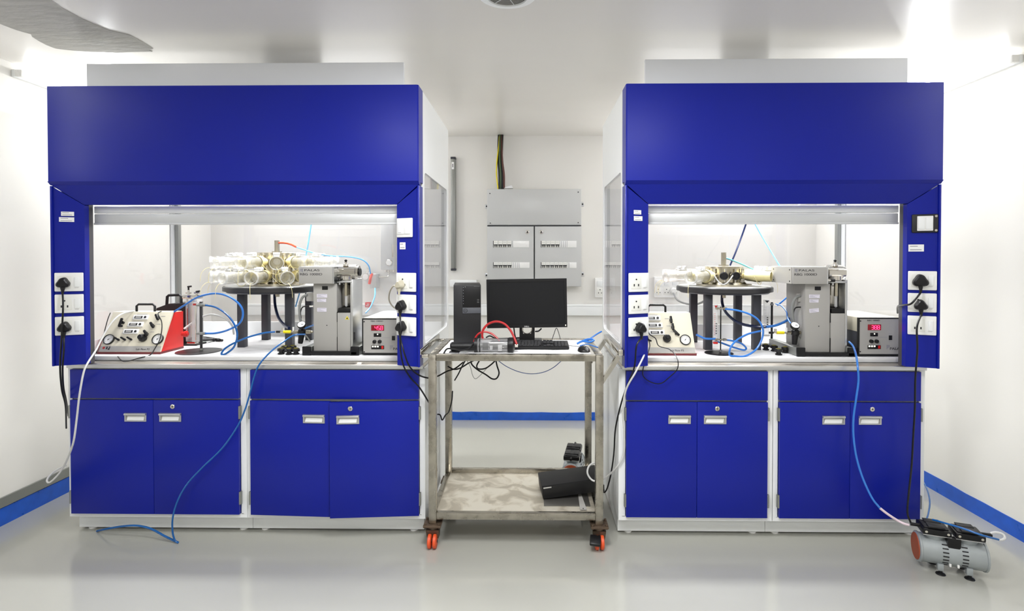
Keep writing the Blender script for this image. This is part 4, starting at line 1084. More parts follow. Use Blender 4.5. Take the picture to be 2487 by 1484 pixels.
    for k in range(4): lg.box((x0 + w * (.05 + .022 * k), Yh - .0008, z1 - .010 - .003 * k * .6 - .012), (x0 + w * (.062 + .022 * k), Yh - .0001, z1 - .008))
    lg.build('emblem', INKG, hb)
    text(hb, 'RBG 1000ID', (x0 + w * .04, Yh - .0003, z1 - .045), .0125, w * .66, INK)
    return t, xb0, xb1, xc1
gL, gx0, gx1, gx2 = generator(0, 'tall grey machine with chrome head at right under the left hood', True)
gR, hx0, hx1, hx2 = generator(0, 'tall grey machine with chrome head at right under the right hood', False)
# fittings at the left of each machine
def fittings(t, px, dy, Yf=3.02, far=False):
    """px: pixel of the column's left side"""
    P = lambda a, b, c=Yf: at(px + a, b + dy, c)
    q = P(-10, 722)
    MB().use(GREYP).box((q.x - .020, q.y, q.z - .028), (q.x + .028, q.y + .03, q.z + .022), .006).build('power_connector', GREYP, t)
    cable('grey_hose', '', '', [P(-14, 718), P(-26, 724), P(-33, 742), P(-33, 765), P(-30, 785), P(-27, 797)], .0075, GREYT, t)
    cable('signal_cable', '', '', [P(-1, 746), P(-14, 746), P(-26, 748), P(-31, 760), P(-30, 775)], .0035, BLACK, t)
    a, b = P(0, 746), P(-9, 746); MB().use(CHROME).cyl(a, b, .006, seg=10).build('signal_plug', CHROME, t)
    # regulator
    c = P(-27, 812)
    m = MB().use(BLACK).lathe(c + Vector((.002, 0, .028)), (-.12, -.1, -1), [(0, .014), (.01, .022), (.030, .022), (.036, .017), (.075, .014), (.085, .012)], 24)
    m.build('regulator_body', BLACK, t)
    g = P(-28, 792, Yf - .03)
    M = Matrix.Translation(g) @ Matrix.Rotation(R(-48), 4, 'X')
    MB(M).use(BLACK).lathe((0, 0, 0), (0, -1, 0), [(-.02, .008), (-.008, .022), (.006, .0245), (.010, .023), (.008, .021)], 28).build('gauge_case', BLACK, t)
    MB(M).use(FACE).cyl((0, -.010, 0), (0, -.0085, 0), .0205, seg=28).use(INK).box((-.001, -.0112, -.004), (.012, -.0102, -.001)).build('gauge_dial', FACE, t)
    a, b = P(-48, 808), P(-1, 808)
    MB().use(BRASS).cyl(a, b, .0065, seg=12).cyl(P(-47, 808), P(-38, 808), .010, seg=6).cyl(P(-17, 808), P(-6, 808), .011, seg=6).build('pipe_fitting', BRASS, t)
    v0, v1 = P(-72, 808), P(-54, 808)
    MB().use(BRASS).cyl(P(-80, 808), P(-48, 808), .0055, seg=10).use(YELLOW).cyl(v0, v1, .0085, seg=12).use(CHROME).box(Vector(v0) + Vector((-.012, -.004, 0)), Vector(v0) + Vector((.0, .004, .022))).use(WHITEP).box(P(-50, 808) + Vector((0, -.004, 0)), P(-50, 808) + Vector((.008, .004, .028))).use(BLACK).cyl(P(-90, 808), P(-80, 808), .0065, seg=10).build('yellow_valve', YELLOW, t)
    cable('small_lever', '', '', [P(-24, 812), P(-14, 822), P(-8, 832)], .004, ALUD, t)
fittings(gL, 761, -2)
fittings(gR, 1958, 0)

# ------------------------------------------------------------------ control boxes with red digits
def controller(pxl, width, zt, depth, label, digits, left):
    Yf = 2.955
    x0 = at(pxl, 820, Yf).x; x1 = x0 + width; z0 = ZB + .008
    t = thing('control_unit', label, 'control box', ((x0 + x1) / 2, Yf + depth / 2, ZB), 'control boxes with red digits')
    MB().use(CREAM if True else WHITE).box((x0 + .002, Yf + .012, z0 + (zt - z0) * .62), (x1 - .002, Yf + depth, zt), .002).build('top_cover', WHITE, t)
    MB().use(DARK).box((x0 + .004, Yf + .012, z0), (x1 - .004, Yf + depth, z0 + (zt - z0) * .615), .001).build('chassis', DARK, t)
    MB().use(PAPER).hexa([(x0 + .004, Yf + .02, zt + .0005), (x1 - .02, Yf + .02, zt + .0005), (x1 - .04, Yf + depth - .03, zt + .0005), (x0 + .03, Yf + depth - .01, zt + .0005),
                          (x0 + .004, Yf + .02, zt + .0015), (x1 - .02, Yf + .02, zt + .0015), (x1 - .04, Yf + depth - .03, zt + .0015), (x0 + .03, Yf + depth - .01, zt + .0015)]).build('paper_sheet', PAPER, t)
    m = MB().use(BLACK).ring([(x0, Yf, z0 - .004), (x1, Yf, z0 - .004), (x1, Yf, zt), (x0, Yf, zt)], [(x0 + .006, Yf, z0 + .006), (x1 - .006, Yf, z0 + .006), (x1 - .006, Yf, zt - .006), (x0 + .006, Yf, zt - .006)], (0, .014, 0)); m.build('bezel', BLACK, t)
    fp_ = MB().use(GREYP).box((x0 + .0055, Yf + .002, z0 + .0055), (x1 - .0055, Yf + .012, zt - .0055)).build('front_plate', GREYP, t)
    s = 1 / 434.0   # metres per pixel on this face
    X = lambda px: x0 + (px - pxl) * s
    yy = Yf + .002
    def Z(k): return zt - k * s      # k pixels below the top edge
    for fx, fz in ((10 / 4, 8), (10 / 4, 81)):
        MB().use(BLACK).cyl((x0 + .011, yy - .002, Z(fz)), (x0 + .011, yy, Z(fz)), .0035, seg=10).build('screw', BLACK, t)
    text(t, 'RBG 1000ID', (X(pxl + 21), yy - .0004, Z(8.5)), .0085, .068, INK)
    MB().use(LEDBG).box((X(pxl + 22), yy - .0025, Z(29.5)), (X(pxl + 53), yy, Z(16)), .0008).build('display', LEDBG, t)
    # seven segment digits
    SEG = {'0': 'abcdef', '1': 'bc', '2': 'abged', '3': 'abgcd', '4': 'fgbc', '5': 'afgcd', '6': 'afgecd', '7': 'abc', '8': 'abcdefg', '9': 'abcdfg'}
    dm = MB().use(LEDR); dx = X(pxl + (31 if left else 30.5)); dh = .021; dw = .0115; w_ = .0022; zb_ = Z(27.6)
    for ch in digits:
        if ch == '.':
            dm.box((dx - .0025, yy - .0036, zb_), (dx - .0005, yy - .0026, zb_ + w_)); continue
        for q in SEG[ch]:
            z_ = {'a': dh, 'g': dh / 2, 'd': 0}
            if q in 'agd': dm.box((dx + .001, yy - .0036, zb_ + z_[q] - w_ / 2), (dx + dw - .001, yy - .0026, zb_ + z_[q] + w_ / 2))
            else:
                xx = dx if q in 'ef' else dx + dw; za = zb_ + (dh / 2 if q in 'fb' else 0)
                dm.box((xx - w_ / 2, yy - .0036, za + .001), (xx + w_ / 2, yy - .0026, za + dh / 2 - .001))
        dx += dw + .0045
    dm.build('digits', LEDR, t, smooth=False)
    MB().use(BLACK).box((X(pxl + 28), yy - .002, Z(44.5)), (X(pxl + 46), yy, Z(36)), .0008).use(LEDW).cyl((X(pxl + 37.5), yy - .0035, Z(38.5)), (X(pxl + 37.5), yy - .002, Z(38.5)), .003, seg=12).build('toggle', BLACK, t)
    for kx in (30, 42.5):
        MB().use(BLACK).lathe((X(pxl + kx), yy, Z(56)), (0, -1, 0), [(0, .0105), (.010, .0095), (.012, .006)], 20).build('knob', BLACK, t)
    MB().use(BLACK).box((X(pxl + 22), yy - .002, Z(74.5)), (X(pxl + 53), yy, Z(65.5)), .0008).use(RED).box((X(pxl + 46.5), yy - .003, Z(73.5)), (X(pxl + 51.5), yy - .0015, Z(66.5))).build('button_strip', BLACK, t)
    for kx in (26, 32, 38):
        MB().use(LEDW).box((X(pxl + kx) - .004, yy - .003, Z(69.5)), (X(pxl + kx) + .004, yy - .0015, Z(66.5))).build('indicator_lamp', LEDW, t)
    MB().use(BLACK).box((X(pxl + 72), yy - .003, Z(53)), (X(pxl + 79.5), yy, Z(42)), .001).build('rocker_switch', BLACK, t)
    m = MB().use(INKG)
    for a, b, zz in ((48, 68, 47), (24, 51, 12.5), (30, 35, 48.5), (41, 47, 48.5), (72, 79, 38), (72, 79, 57), (29, 34, 63), (40, 46, 63)):
        m.box((X(pxl + a), yy - .0004, Z(zz)), (X(pxl + b), yy, Z(zz) + .0012))
    for k in range(3):
        for j in range(4 - k): m.box((X(pxl + 67 + k * 2.6), yy - .0004, Z(67 + j * 2.6)), (X(pxl + 69 + k * 2.6), yy, Z(65.2 + j * 2.6)))
    m.build('printed_marks', INKG, t)
    text(t, 'PALAS', (X(pxl + 75), yy - .0004, Z(76.5)), .0135, .062, INK)
    for fx in (x0 + .03, x1 - .03):
        for fy in (Yf + .03, Yf + depth - .03):
            MB().use(BLACK).cyl((fx, fy, ZB), (fx, fy, z0), .010, seg=12).build('foot', BLACK, t)
    return t
controller(879.5, .235, 1.176, .42, 'grey control box with red digits beside the pillar left of the trolley', '45.8', True)
controller(2085, .235, 1.184, .40, 'grey control box with red digits beside the rightmost pillar', '38.8', False)

# knobbly black caps lying in clusters
def make_cap():
    t = thing('rubber_stopper', 'x', 'stopper')
    MB().use(BLACK).lathe((0, 0, 0), (0, 0, 1), [(0, .017), (.007, .019), (.008, .013), (.016, .012), (.018, .020), (.030, .021), (.034, .017), (.034, .008), (.030, .007)], 24).build('cap_body', BLACK, t)
    MB().use(mat('olive gasket', (120, 112, 30), .5)).lathe((0, 0, .034), (0, 0, 1), [(0, .012), (.003, .012), (.003, .008), (0, .008)], 20, cap=False).build('seal_ring', None, t)
    return t
cap0 = make_cap(); fc = [False]
def caps(spots, where, names):
    for (px, py, Y), nm in zip(spots, names):
        p = at(px, py, Y); p.z = ZB
        lab = '%s of the small black stoppers lying %s' % (nm, where)
        if not fc[0]: fc[0] = True; cap0.location = p; cap0['label'] = lab; cap0['group'] = 'black stoppers on the benches'; cap0.rotation_euler = (0, 0, 0)
        else: dup(cap0, p, (0, 0, rc.uniform(0, 3)), lab, 'black stoppers on the benches')
nmz = ['front left one', 'front middle one', 'front right one', 'back left one', 'back right one']
caps([(683, 858, 2.985), (702, 861, 2.975), (719, 860, 2.98), (692, 850, 3.06), (711, 850, 3.07)], 'left of the left grey machine', nmz)
caps([(1891, 859, 3.0), (1860, 846, 3.16), (1907, 850, 3.07), (1880, 848, 3.12), (1898, 842, 3.2)], 'left of the right grey machine', ['nearest one', 'leftmost one', 'right one', 'middle one', 'furthest one'])

# ------------------------------------------------------------------ tubing and cords inside and below the hoods
def zfix(pts, z):
    return [Vector((p.x, p.y, max(p.z, z))) for p in pts]
def tub(label, pts, r, m, name='plastic_tube', cat='tube', group=None, zmin=None):
    P = PP(pts)
    if zmin is not None: P = zfix(P, zmin)
    return cable(name, label, cat, P, r, m, None, group)
GT = 'plastic tubes running over the left bench'
tub('blue tube in a wide loop from the red sided controller to the black stand', [(423, 757, 3.10), (450, 740, 3.08), (480, 722, 3.05), (520, 713, 3.02), (555, 720, 2.99), (582, 740, 2.97), (590, 762, 2.97), (582, 785, 2.98), (555, 801, 3.0), (525, 809, 3.03), (497, 810, 3.055)], .0055, BTUBE, group=GT)
tub('dark blue tube looping from the upper clamp of the black stand to the yellow valve', [(498, 741, 3.055), (525, 747, 3.03), (552, 765, 3.0), (570, 790, 2.98), (576, 815, 2.97), (568, 843, 2.96), (548, 862, 2.96), (538, 861, 2.955), (545, 848, 2.96), (565, 835, 2.96), (600, 820, 2.97), (640, 809, 2.99), (668, 806, 3.02)], .0052, BTUBED, group=GT, zmin=ZB + .006)
tub('white tube arching behind the black stand at left', [(447, 799, 3.12), (462, 788, 3.14), (490, 770, 3.16), (515, 764, 3.18), (545, 772, 3.2), (563, 790, 3.22), (568, 812, 3.24)], .006, WTUBE, group=GT)
tub('navy hose hanging below the left ring table to the grey machine', [(667, 714, 3.37), (668, 740, 3.34), (675, 768, 3.28), (688, 787, 3.2), (702, 797, 3.1)], .0085, BDARK, group=GT)
tub('orange red tube with pale blue extension over the left tower', [(675, 590, 3.37), (690, 590, 3.36), (705, 593, 3.35), (720, 600, 3.34)], .006, REDTUBE, group=GT)
tub('pale blue tube from the orange red tube to the wall regulator', [(720, 600, 3.34), (740, 607, 3.36), (765, 615, 3.4), (800, 621, 3.5), (850, 624, 3.56), (880, 631, 3.6), (895, 645, 3.62), (900, 665, 3.66)], .0045, LBLUE, group=GT)
tub('pale blue tube falling straight through the left hood roof', [(757, 535, 3.45), (752, 570, 3.45), (745, 612, 3.45), (738, 650, 3.5), (733, 690, 3.56), (718, 745, 3.58)], .0045, LBLUE, group=GT)
tub('blue tube running along the bench behind the left yellow valve', [(740, 798, 3.1), (752, 793, 3.15), (765, 789, 3.2)], .005, BTUBED, group=GT)
tub('pale blue tube hanging below the wall regulator at left', [(911, 700, 3.6), (910, 720, 3.55), (900, 745, 3.48), (888, 760, 3.42)], .0045, LBLUE, group=GT)
tub('long blue tube falling from the left bench down the cabinets to the floor', [(742, 812, 2.99), (715, 814, 2.97), (690, 829, 2.90), (660, 852, 2.84), (632, 882, 2.805), (619, 910, 2.80), (607, 955, 2.80), (595, 995, 2.80), (577, 1035, 2.79), (540, 1088, 2.78), (492, 1135, 2.77), (455, 1175, 2.77), (432, 1215, 2.77), (420, 1255, 2.77), (419, 1290, 2.78), (425, 1313, 2.785), (434, 1331, 2.787)], .0045, BTUBED, zmin=.004)
tub('blue tube arching over the floor in front of the leftmost cabinet', [(236, 1294, 2.90), (262, 1284, 2.86), (300, 1278, 2.84), (335, 1277, 2.83), (368, 1285, 2.82), (400, 1302, 2.80), (433, 1331, 2.787)], .0055, BTUBED, zmin=.005)
tub('white tube falling from the cream and red controller to the floor at the left wall', [(326, 755, 3.09), (300, 761, 3.04), (282, 772, 2.98), (262, 796, 2.93), (246, 825, 2.88), (232, 852, 2.82), (214, 880, 2.72), (203, 905, 2.68), (193, 960, 2.66), (186, 1020, 2.66), (178, 1075, 2.66), (162, 1118, 2.70), (145, 1148, 2.72), (122, 1171, 2.72), (114, 1168, 2.73), (120, 1156, 2.76), (138, 1141, 2.82), (160, 1131, 2.92)], .0045, WTUBE)
tub('thin black cord drooping over the front of the cream and red controller', [(392, 756, 3.075), (384, 762, 3.05), (392, 780, 3.03), (393, 800, 3.0), (388, 825, 2.97), (377, 845, 2.95), (365, 862, 2.93), (340, 869, 2.91), (310, 880, 2.88), (296, 876, 2.87), (286, 866, 2.91)], .0028, BLACK, 'thin_cord', 'cord', zmin=ZW + .004)
tub('thin black cord along the left edge of the cream and red controller', [(268, 760, 3.07), (262, 775, 3.04), (255, 800, 3.0), (248, 825, 2.97), (236, 845, 2.95), (234, 858, 2.94)], .0024, BLACK, 'thin_cord', 'cord')
for k in range(4):
    tub(['black hose lying topmost behind the red outlet stub', 'black hose curling furthest right behind the black stand', 'black hose lying nearest behind the black stand', 'short black hose lying beside the red outlet stub'][k],
        [(446, 822 + k * 2, 3.45 - .05 * k), (470, 818 + k * 2, 3.42 - .04 * k), (500, 820 + 2 * k, 3.5 - .05 * k), (520 + 6 * k % 17, 823 + k, 3.46), (540 - 7 * k, 827, 3.42)], .008, BLACK, 'black_hose', 'hose', 'black hoses piled behind the left stand', zmin=ZB + .009)

GT2 = 'plastic tubes running over the right bench'
tub('bright blue tube in a big loop in front of the right ring table', [(1759, 750, 3.04), (1790, 754, 3.0), (1820, 763, 2.98), (1842, 778, 2.97), (1853, 800, 2.96), (1850, 825, 2.955), (1835, 850, 2.95), (1810, 868, 2.935), (1785, 872, 2.93), (1772, 862, 2.935), (1775, 843, 2.94), (1790, 826, 2.96), (1815, 812, 2.98), (1838, 806, 3.0), (1848, 804, 3.01)], .0052, BTUBE, group=GT2, zmin=ZB + .006)
tub('bright blue tube lying from the lower clamp of the thin stand', [(1759, 825, 3.04), (1780, 828, 3.05), (1800, 834, 3.07), (1812, 845, 3.08), (1806, 850, 3.09), (1780, 843, 3.1), (1750, 832, 3.1), (1736, 828, 3.09)], .0052, BTUBE, group=GT2, zmin=ZB + .006)
tub('navy hose sweeping from below the right ring table to the right machine', [(1754, 714, 3.315), (1754, 735, 3.31), (1762, 757, 3.29), (1782, 777, 3.28), (1805, 788, 3.22), (1835, 793, 3.15), (1860, 794, 3.12)], .0088, BDARK, group=GT2)
tub('blue hose continuing from the navy hose behind the right machine', [(1860, 794, 3.12), (1885, 790, 3.12), (1910, 779, 3.14), (1930, 763, 3.18), (1945, 748, 3.2)], .0075, BTUBE, group=GT2)
tub('short blue tube with black end at the side of the right cream controller', [(1691, 813, 3.06), (1700, 817, 3.06), (1712, 822, 3.05), (1725, 823, 3.05), (1738, 823, 3.05)], .0058, BTUBE, group=GT2)
tub('black cable slanting up from the right tower to the hood roof', [(1773, 645, 3.36), (1787, 612, 3.38), (1801, 575, 3.42), (1815, 535, 3.42)], .0055, BDARK, 'black_cable', 'cable', group=GT2)
tub('pale blue tube slanting down to the head of the right machine', [(1829, 535, 3.38), (1850, 573, 3.34), (1872, 610, 3.28), (1895, 648, 3.2)], .0042, LBLUE, group=GT2)
tub('teal tube from the chimney of the right tower', [(1762, 627, 3.32), (1775, 631, 3.33), (1800, 641, 3.37), (1825, 652, 3.34), (1850, 665, 3.3)], .0048, mat('teal tubing', (90, 170, 190), .3), group=GT2)
tub('light blue tube looping at the left side of the right machine', [(1884, 738, 3.32), (1898, 743, 3.25), (1910, 757, 3.15), (1912, 770, 3.1), (1918, 782, 3.03), (1925, 788, 2.99)], .0042, BTUBE, group=GT2)
tub('blue tube rising steeply behind the left side of the right machine', [(1888, 742, 3.45), (1905, 728, 3.42), (1918, 716, 3.4), (1930, 700, 3.38)], .0052, BTUBE, group=GT2)
tub('grey mains cable drooping from the back wall socket behind the right ring table', [(1636, 712, 4.84), (1645, 728, 4.7), (1665, 737, 4.6), (1690, 739, 4.5), (1715, 728, 4.4), (1735, 708, 4.4)], .009, GREYT, 'grey_cable', 'cable', group=GT2)
tub('bright blue tube falling from the right machine over the cabinets to the pump', [(2062, 830, 2.96), (2072, 841, 2.92), (2079, 862, 2.84), (2083, 890, 2.78), (2085, 925, 2.78), (2079, 970, 2.78), (2073, 1015, 2.78), (2073, 1060, 2.78), (2080, 1110, 2.77), (2095, 1160, 2.75), (2117, 1208, 2.72), (2137, 1234, 2.70)], .0052, BTUBE)
tub('clear pinkish tube end joining the pump inlet', [(2137, 1234, 2.70), (2155, 1248, 2.69), (2178, 1263, 2.68), (2196, 1272, 2.66), (2208, 1275, 2.652)], .006, mat('pinkish clear tubing', (226, 206, 214), .25))
tub('thin blue tube hanging behind the rightmost cabinet above the pump', [(2240, 1165, 3.3), (2252, 1190, 3.1), (2258, 1218, 2.95), (2255, 1245, 2.85), (2250, 1262, 2.78)], .004, BTUBED)
tub('thin black cord drooping over the bench edge from the right cream controller', [(1570, 795, 2.955), (1578, 812, 2.945), (1592, 822, 2.94), (1600, 840, 2.92), (1625, 848, 2.90), (1640, 862, 2.86), (1647, 880, 2.81), (1644, 898, 2.81), (1628, 914, 2.81), (1608, 930, 2.815), (1590, 931, 2.815), (1570, 922, 2.815), (1561, 908, 2.81), (1566, 880, 2.81), (1576, 850, 2.90), (1578, 835, 2.93), (1572, 815, 2.945)], .0026, BLACK, 'thin_cord', 'cord')
tub('white tube falling beside the pillar right of the trolley and curling over the lower shelf', [(1572, 845, 2.90), (1560, 872, 2.76), (1543, 905, 2.72), (1520, 948, 2.76), (1513, 1000, 2.80), (1516, 1050, 2.82), (1515, 1100, 2.84), (1500, 1132, 2.845), (1478, 1154, 2.90), (1455, 1168, 2.92), (1438, 1166, 2.94), (1427, 1150, 2.95), (1430, 1133, 2.97), (1442, 1125, 3.0), (1460, 1128, 3.1)], .005, WTUBE)

# ------------------------------------------------------------------ back wall: trunking, sockets, distribution board, channel
zt0, zt1 = at(1300, 765, YW).z, at(1300, 738, YW).z
o = MB().use(WHITE).box((XWL + .3, YW - .045, zt0), (XWR - .25, YW - .0003, zt1), .004).box((XWL + .3, YW - .050, zt1 - .018), (XWR - .25, YW - .0455, zt1 - .002), .002).build('cable_trunking', WHITE)
tag(o, 'white cable trunking running across the back wall behind the monitor', 'trunking')
def back_plate(px0, px1, py0, py1, rows, label, fill_top=True):
    a = at(px0, py1, YW); b = at(px1, py0, YW)
    t = thing('wall_outlet', label, 'power socket', ((a.x + b.x) / 2, YW, a.z), 'white outlet plates on the back wall')
    MB().use(WHITEP).box((a.x, YW - .035, a.z), (b.x, YW, b.z), .006).build('plate', WHITEP, t)
    n = rows; w = (b.x - a.x) / n
    for k in range(n):
        x = a.x + w * (k + .5); zl = a.z + (b.z - a.z) * .30; zu = a.z + (b.z - a.z) * .72
        MB().use(OFFW).box((x - w * .36, YW - .0375, zl - .036), (x + w * .36, YW - .034, zl + .036), .002).build('socket_face', OFFW, t)
        MB().use(WHITE).box((x - w * .30, YW - .0405, zu - .026), (x + w * .30, YW - .034, zu + .026), .002).build('rocker_switch', WHITE, t)
        m = MB().use(BLACKM).cyl((x, YW - .0385, zl + .018), (x, YW - .037, zl + .018), .005, seg=10)
        for s_ in (-1, 1): m.box((x + s_ * .014 - .003, YW - .0385, zl - .016), (x + s_ * .014 + .003, YW - .037, zl - .006))
        m.build('pin_holes', BLACKM, t)
    return t
back_plate(1444, 1492, 675, 722, 2, 'white double outlet plate on the back wall right of the grey board')
back_plate(1587, 1646, 672, 722, 3, 'white triple outlet plate on the back wall behind the right ring table')
p = at(1636, 706, YW - .05)
o = MB().use(WHITEP).lathe((p.x, YW - .041, p.z), (0, -1, 0), [(0, .028), (.02, .028), (.03, .02)], 20).build('wall_plug', WHITEP)
tag(o, 'white round plug in the triple outlet plate behind the right ring table', 'plug')
a = at(1096, 690, YW); b = at(1160, 679, YW)
o = MB().use(WHITE).box((a.x, YW - .09, a.z - .02), (b.x, YW, b.z), .004).build('wall_box', WHITE)
tag(o, 'shallow white box on the back wall just above the black computer tower', 'wall box')
# vertical channel
a = at(1098, 657, YW); b = at(1109, 383, YW)
t = thing('vertical_channel', 'tall narrow grey metal channel on the back wall beside the left hood', 'metal channel', ((a.x + b.x) / 2, YW, a.z))
xa, xb = at(1097, 600, YW).x, at(1108, 600, YW).x
MB().use(ALUD).box((xa, YW - .045, a.z + .02), (xb, YW, b.z - .02), .006).box((xa + .008, YW - .051, a.z + .02), (xb - .012, YW - .0455, b.z - .02), .002).build('channel_body', ALUD, t)
for z in (a.z, b.z - .02): MB().use(DARK).box((xa - .002, YW - .05, z), (xb + .002, YW, z + .02), .003).build('end_cap', DARK, t)
q = at(1100, 403, YW - .052)
MB().use(PAPER).box((q.x - .012, YW - .0525, q.z - .03), (q.x + .010, YW - .0512, q.z + .035)).use(INK).box((q.x - .004, YW - .0532, q.z - .012), (q.x + .002, YW - .0526, q.z + .02)).build('paper_label', PAPER, t)

# distribution board
YP = YW - .16
X = lambda px, py=600: at(px, py, YP).x
Z = lambda py: at(1300, py, YP).z
x0, x1 = X(1183), X(1412)
t = thing('distribution_board', 'grey metal electrical board with breaker windows on the back wall', 'electrical panel', ((x0 + x1) / 2, YW, Z(696)))
MB().use(PANELG).box((x0, YP + .004, Z(696)), (x1, YW, Z(459)), .003).build('enclosure', PANELG, t)
cv = MB().use(PANELG).box((x0 + .002, YP - .006, Z(546)), (x1 - .002, YP + .003, Z(460)), .002).build('top_cover', PANELG, t)
for px, py in ((1190, 470), (1404, 467), (1191, 542), (1404, 541)):
    MB().use(BLACKM).cyl((X(px), YP - .009, Z(py)), (X(px), YP - .006, Z(py)), .005, seg=12).build('screw', BLACKM, cv)
MB().use(BLACKM).box((x0 + .002, YP - .001, Z(549.5)), (x1 - .002, YP + .003, Z(547))).box((X(1296.5), YP - .001, Z(695)), (X(1298.8), YP + .003, Z(549))).build('door_gap', BLACKM, t)
for side, (d0, d1, lk) in enumerate(((1183.5, 1296, 1281), (1299.5, 1412, 1314.5))):
    d = MB().use(PANELG).box((X(d0), YP - .006, Z(695)), (X(d1), YP + .003, Z(550)), .002).build('panel_door', PANELG, t)
    MB().use(CHROME).lathe((X(lk), YP - .006, Z(563.5)), (0, -1, 0), [(0, .016), (.004, .016), (.006, .013)], 24).use(BLACKM).box((X(lk) - .006, YP - .014, Z(563.5) - .006), (X(lk) + .006, YP - .011, Z(563.5) + .006)).build('lock', CHROME, d)
    rows = ((1199, 1242, 1246, 1285, 585, 601), (1199, 1243, 1244, 1286, 637, 651)) if side == 0 else ((1315, 1359, 1360, 1400, 585, 601), (1315, 1377, 1378, 1400, 637, 651))
    for ri, (a_, b_, c_, e_, y0, y1) in enumerate(rows):
        n = 4 if b_ - a_ < 50 else 6
        w = (X(b_) - X(a_)) / n
        for k in range(n):
            xx = X(a_) + w * k
            br = MB().use(OFFW).box((xx + .001, YP - .012, Z(y1)), (xx + w - .001, YP - .0055, Z(y0)), .001)
            br.use(BLACKM).box((xx + .002, YP - .0135, Z(y1 - 4.8)), (xx + w - .002, YP - .0115, Z(y1 - 7.3)))
            br.use(BLACKM).box((xx + w * .22, YP - .016, Z(y1 - .8)), (xx + w * .40, YP - .0115, Z(y1 - 5))).box((xx + w * .64, YP - .016, Z(y1 - .8)), (xx + w * .82, YP - .0115, Z(y1 - 5)))
            br.use(INKG).box((xx + w * .2, YP - .0125, Z(y0 + 3.6)), (xx + w * .8, YP - .0118, Z(y0 + 3.2)))
            br.build('circuit_breaker', OFFW, d)
        fl = MB().use(WHITEP).box((X(c_), YP - .010, Z(y1)), (X(e_), YP - .0055, Z(y0)), .001)
        fl.use(INKG if not (side == ri) else BLACKM)
        nn = {(0, 0): 0, (0, 1): 4, (1, 0): 4, (1, 1): 1}[(side, ri)]
        for k in range(nn):
            xx = X(c_ + 3 + k * 4.5); fl.box((xx, YP - .0108, Z(y1 - .5)), (xx + .003, YP - .0098, Z(y0 + .5)))
        fl.build('blank_cover', WHITEP, d)
        MB().use(BLACKM).box((X(a_ - 1.2), YP - .0095, Z(y1)), (X(a_), YP - .0055, Z(y0))).build('window_edge', BLACKM, d)
for px, py in ((1418.5, 492), (1178.5, 497), (1419, 667), (1178, 670)):
    MB().use(ALU).box((X(px) - .013, YW - .006, Z(py) - .02), (X(px) + .013, YW, Z(py) + .02), .002).use(BLACKM).cyl((X(px), YW - .012, Z(py)), (X(px), YW - .006, Z(py)), .008, seg=12).build('mounting_lug', ALU, t)
o = MB().use(PAPER).prism([at(1224, 457, YP + .02), at(1246, 457, YP + .02), at(1243, 450, YP + .02), at(1232, 453, YP + .02)], (0, .05, 0)).build('paper_scrap', PAPER)
tag(o, 'crumpled white paper scrap on top of the grey electrical board', 'paper')
cols = [(BLACK, 'black', 1212, 1210), (BLACK, 'second black', 1217, 1219), (YELLOW, 'yellow and green', 1213, 1207), (BLACK, 'third black', 1220, 1216), (mat('brown cable', (84, 44, 34), .5), 'brown', 1219, 1221), (mat('green cable', (60, 80, 50), .5), 'green', 1215, 1213)]
for k, (m_, nm, xt, xb_) in enumerate(cols):
    cable('supply_cable', '%s supply cable dropping from the ceiling into the grey board' % ['nearest black', 'right hand black', 'thin yellow', 'middle black', 'brown', 'dark green'][k], 'cable',
          [at(xt, 321, YW - .05), at(xt - 1, 350, YW - .05 - .006 * k), at((xt + xb_) / 2 - (3 if k == 2 else 0), 392, YW - .06 - .006 * k), at(xb_ + (-1 if k == 2 else 3), 425, YW - .06 - .006 * k), at(xb_ + 3, 461, YW - .06)], [.011, .011, .006, .012, .009, .008][k], m_, None, 'supply cables above the grey board')

# gas fittings on the back wall seen through the left hood
a = at(932, 655, YW); b = at(962, 540, YW)
t = thing('gas_cabinet', 'narrow grey wall box with round dial seen at the right end of the left hood', 'wall box', ((a.x + b.x) / 2, YW, a.z))
MB().use(PANELG).box((a.x, YW - .10, a.z), (b.x, YW, b.z), .006).build('box_body', PANELG, t)
q = at(945, 638, YW - .11)
MB().use(CHROME).lathe((q.x, YW - .10, q.z), (0, -1, 0), [(0, .030), (.02, .030), (.024, .026)], 28).use(FACE).cyl((q.x, YW - .127, q.z), (q.x, YW - .124, q.z), .024, seg=24).build('dial', CHROME, t)
q1 = at(952, 610, YW - .102)
MB().use(CHROME).box((q1.x, YW - .104, q1.z - .06), (q1.x + .012, YW - .1, q1.z + .06)).build('slider', CHROME, t)
for k in range(4):
    q1 = at(937 + 6 * k, 657, YW - .05); MB().use(CHROME).cyl((q1.x, YW - .05, a.z - .02), (q1.x, YW - .05, a.z), .010, seg=10).build('gland', CHROME, t)
cable('steel_pipe', 'thin bent steel pipe joining the wall regulator to the grey wall box', 'pipe', PP([(868, 672, YW - .06), (890, 672, YW - .06), (915, 673, YW - .06), (930, 673, YW - .06), (942, 671, YW - .06), (945, 664, YW - .06), (945, 656, YW - .06)]), .006, CHROME)
q = at(890, 672, YW - .08)
t = thing('gas_regulator', 'small wall regulator with dial and chrome cap behind the left grey machine', 'regulator', q)
MB().use(CHROME).box((q.x - .02, YW - .10, q.z - .025), (q.x + .09, YW - .001, q.z + .025), .006).lathe((q.x + .01, YW - .06, q.z + .025), (0, 0, 1), [(0, .02), (.03, .016), (.06, .016)], 16).build('valve_body', CHROME, t)
MB().use(CHROME).lathe((q.x, YW - .10, q.z), (0, -1, 0), [(0, .032), (.014, .032)], 24).use(FACE).cyl((q.x, YW - .116, q.z), (q.x, YW - .114, q.z), .026, seg=24).build('dial', FACE, t)
q = at(907, 676, YW - .1)
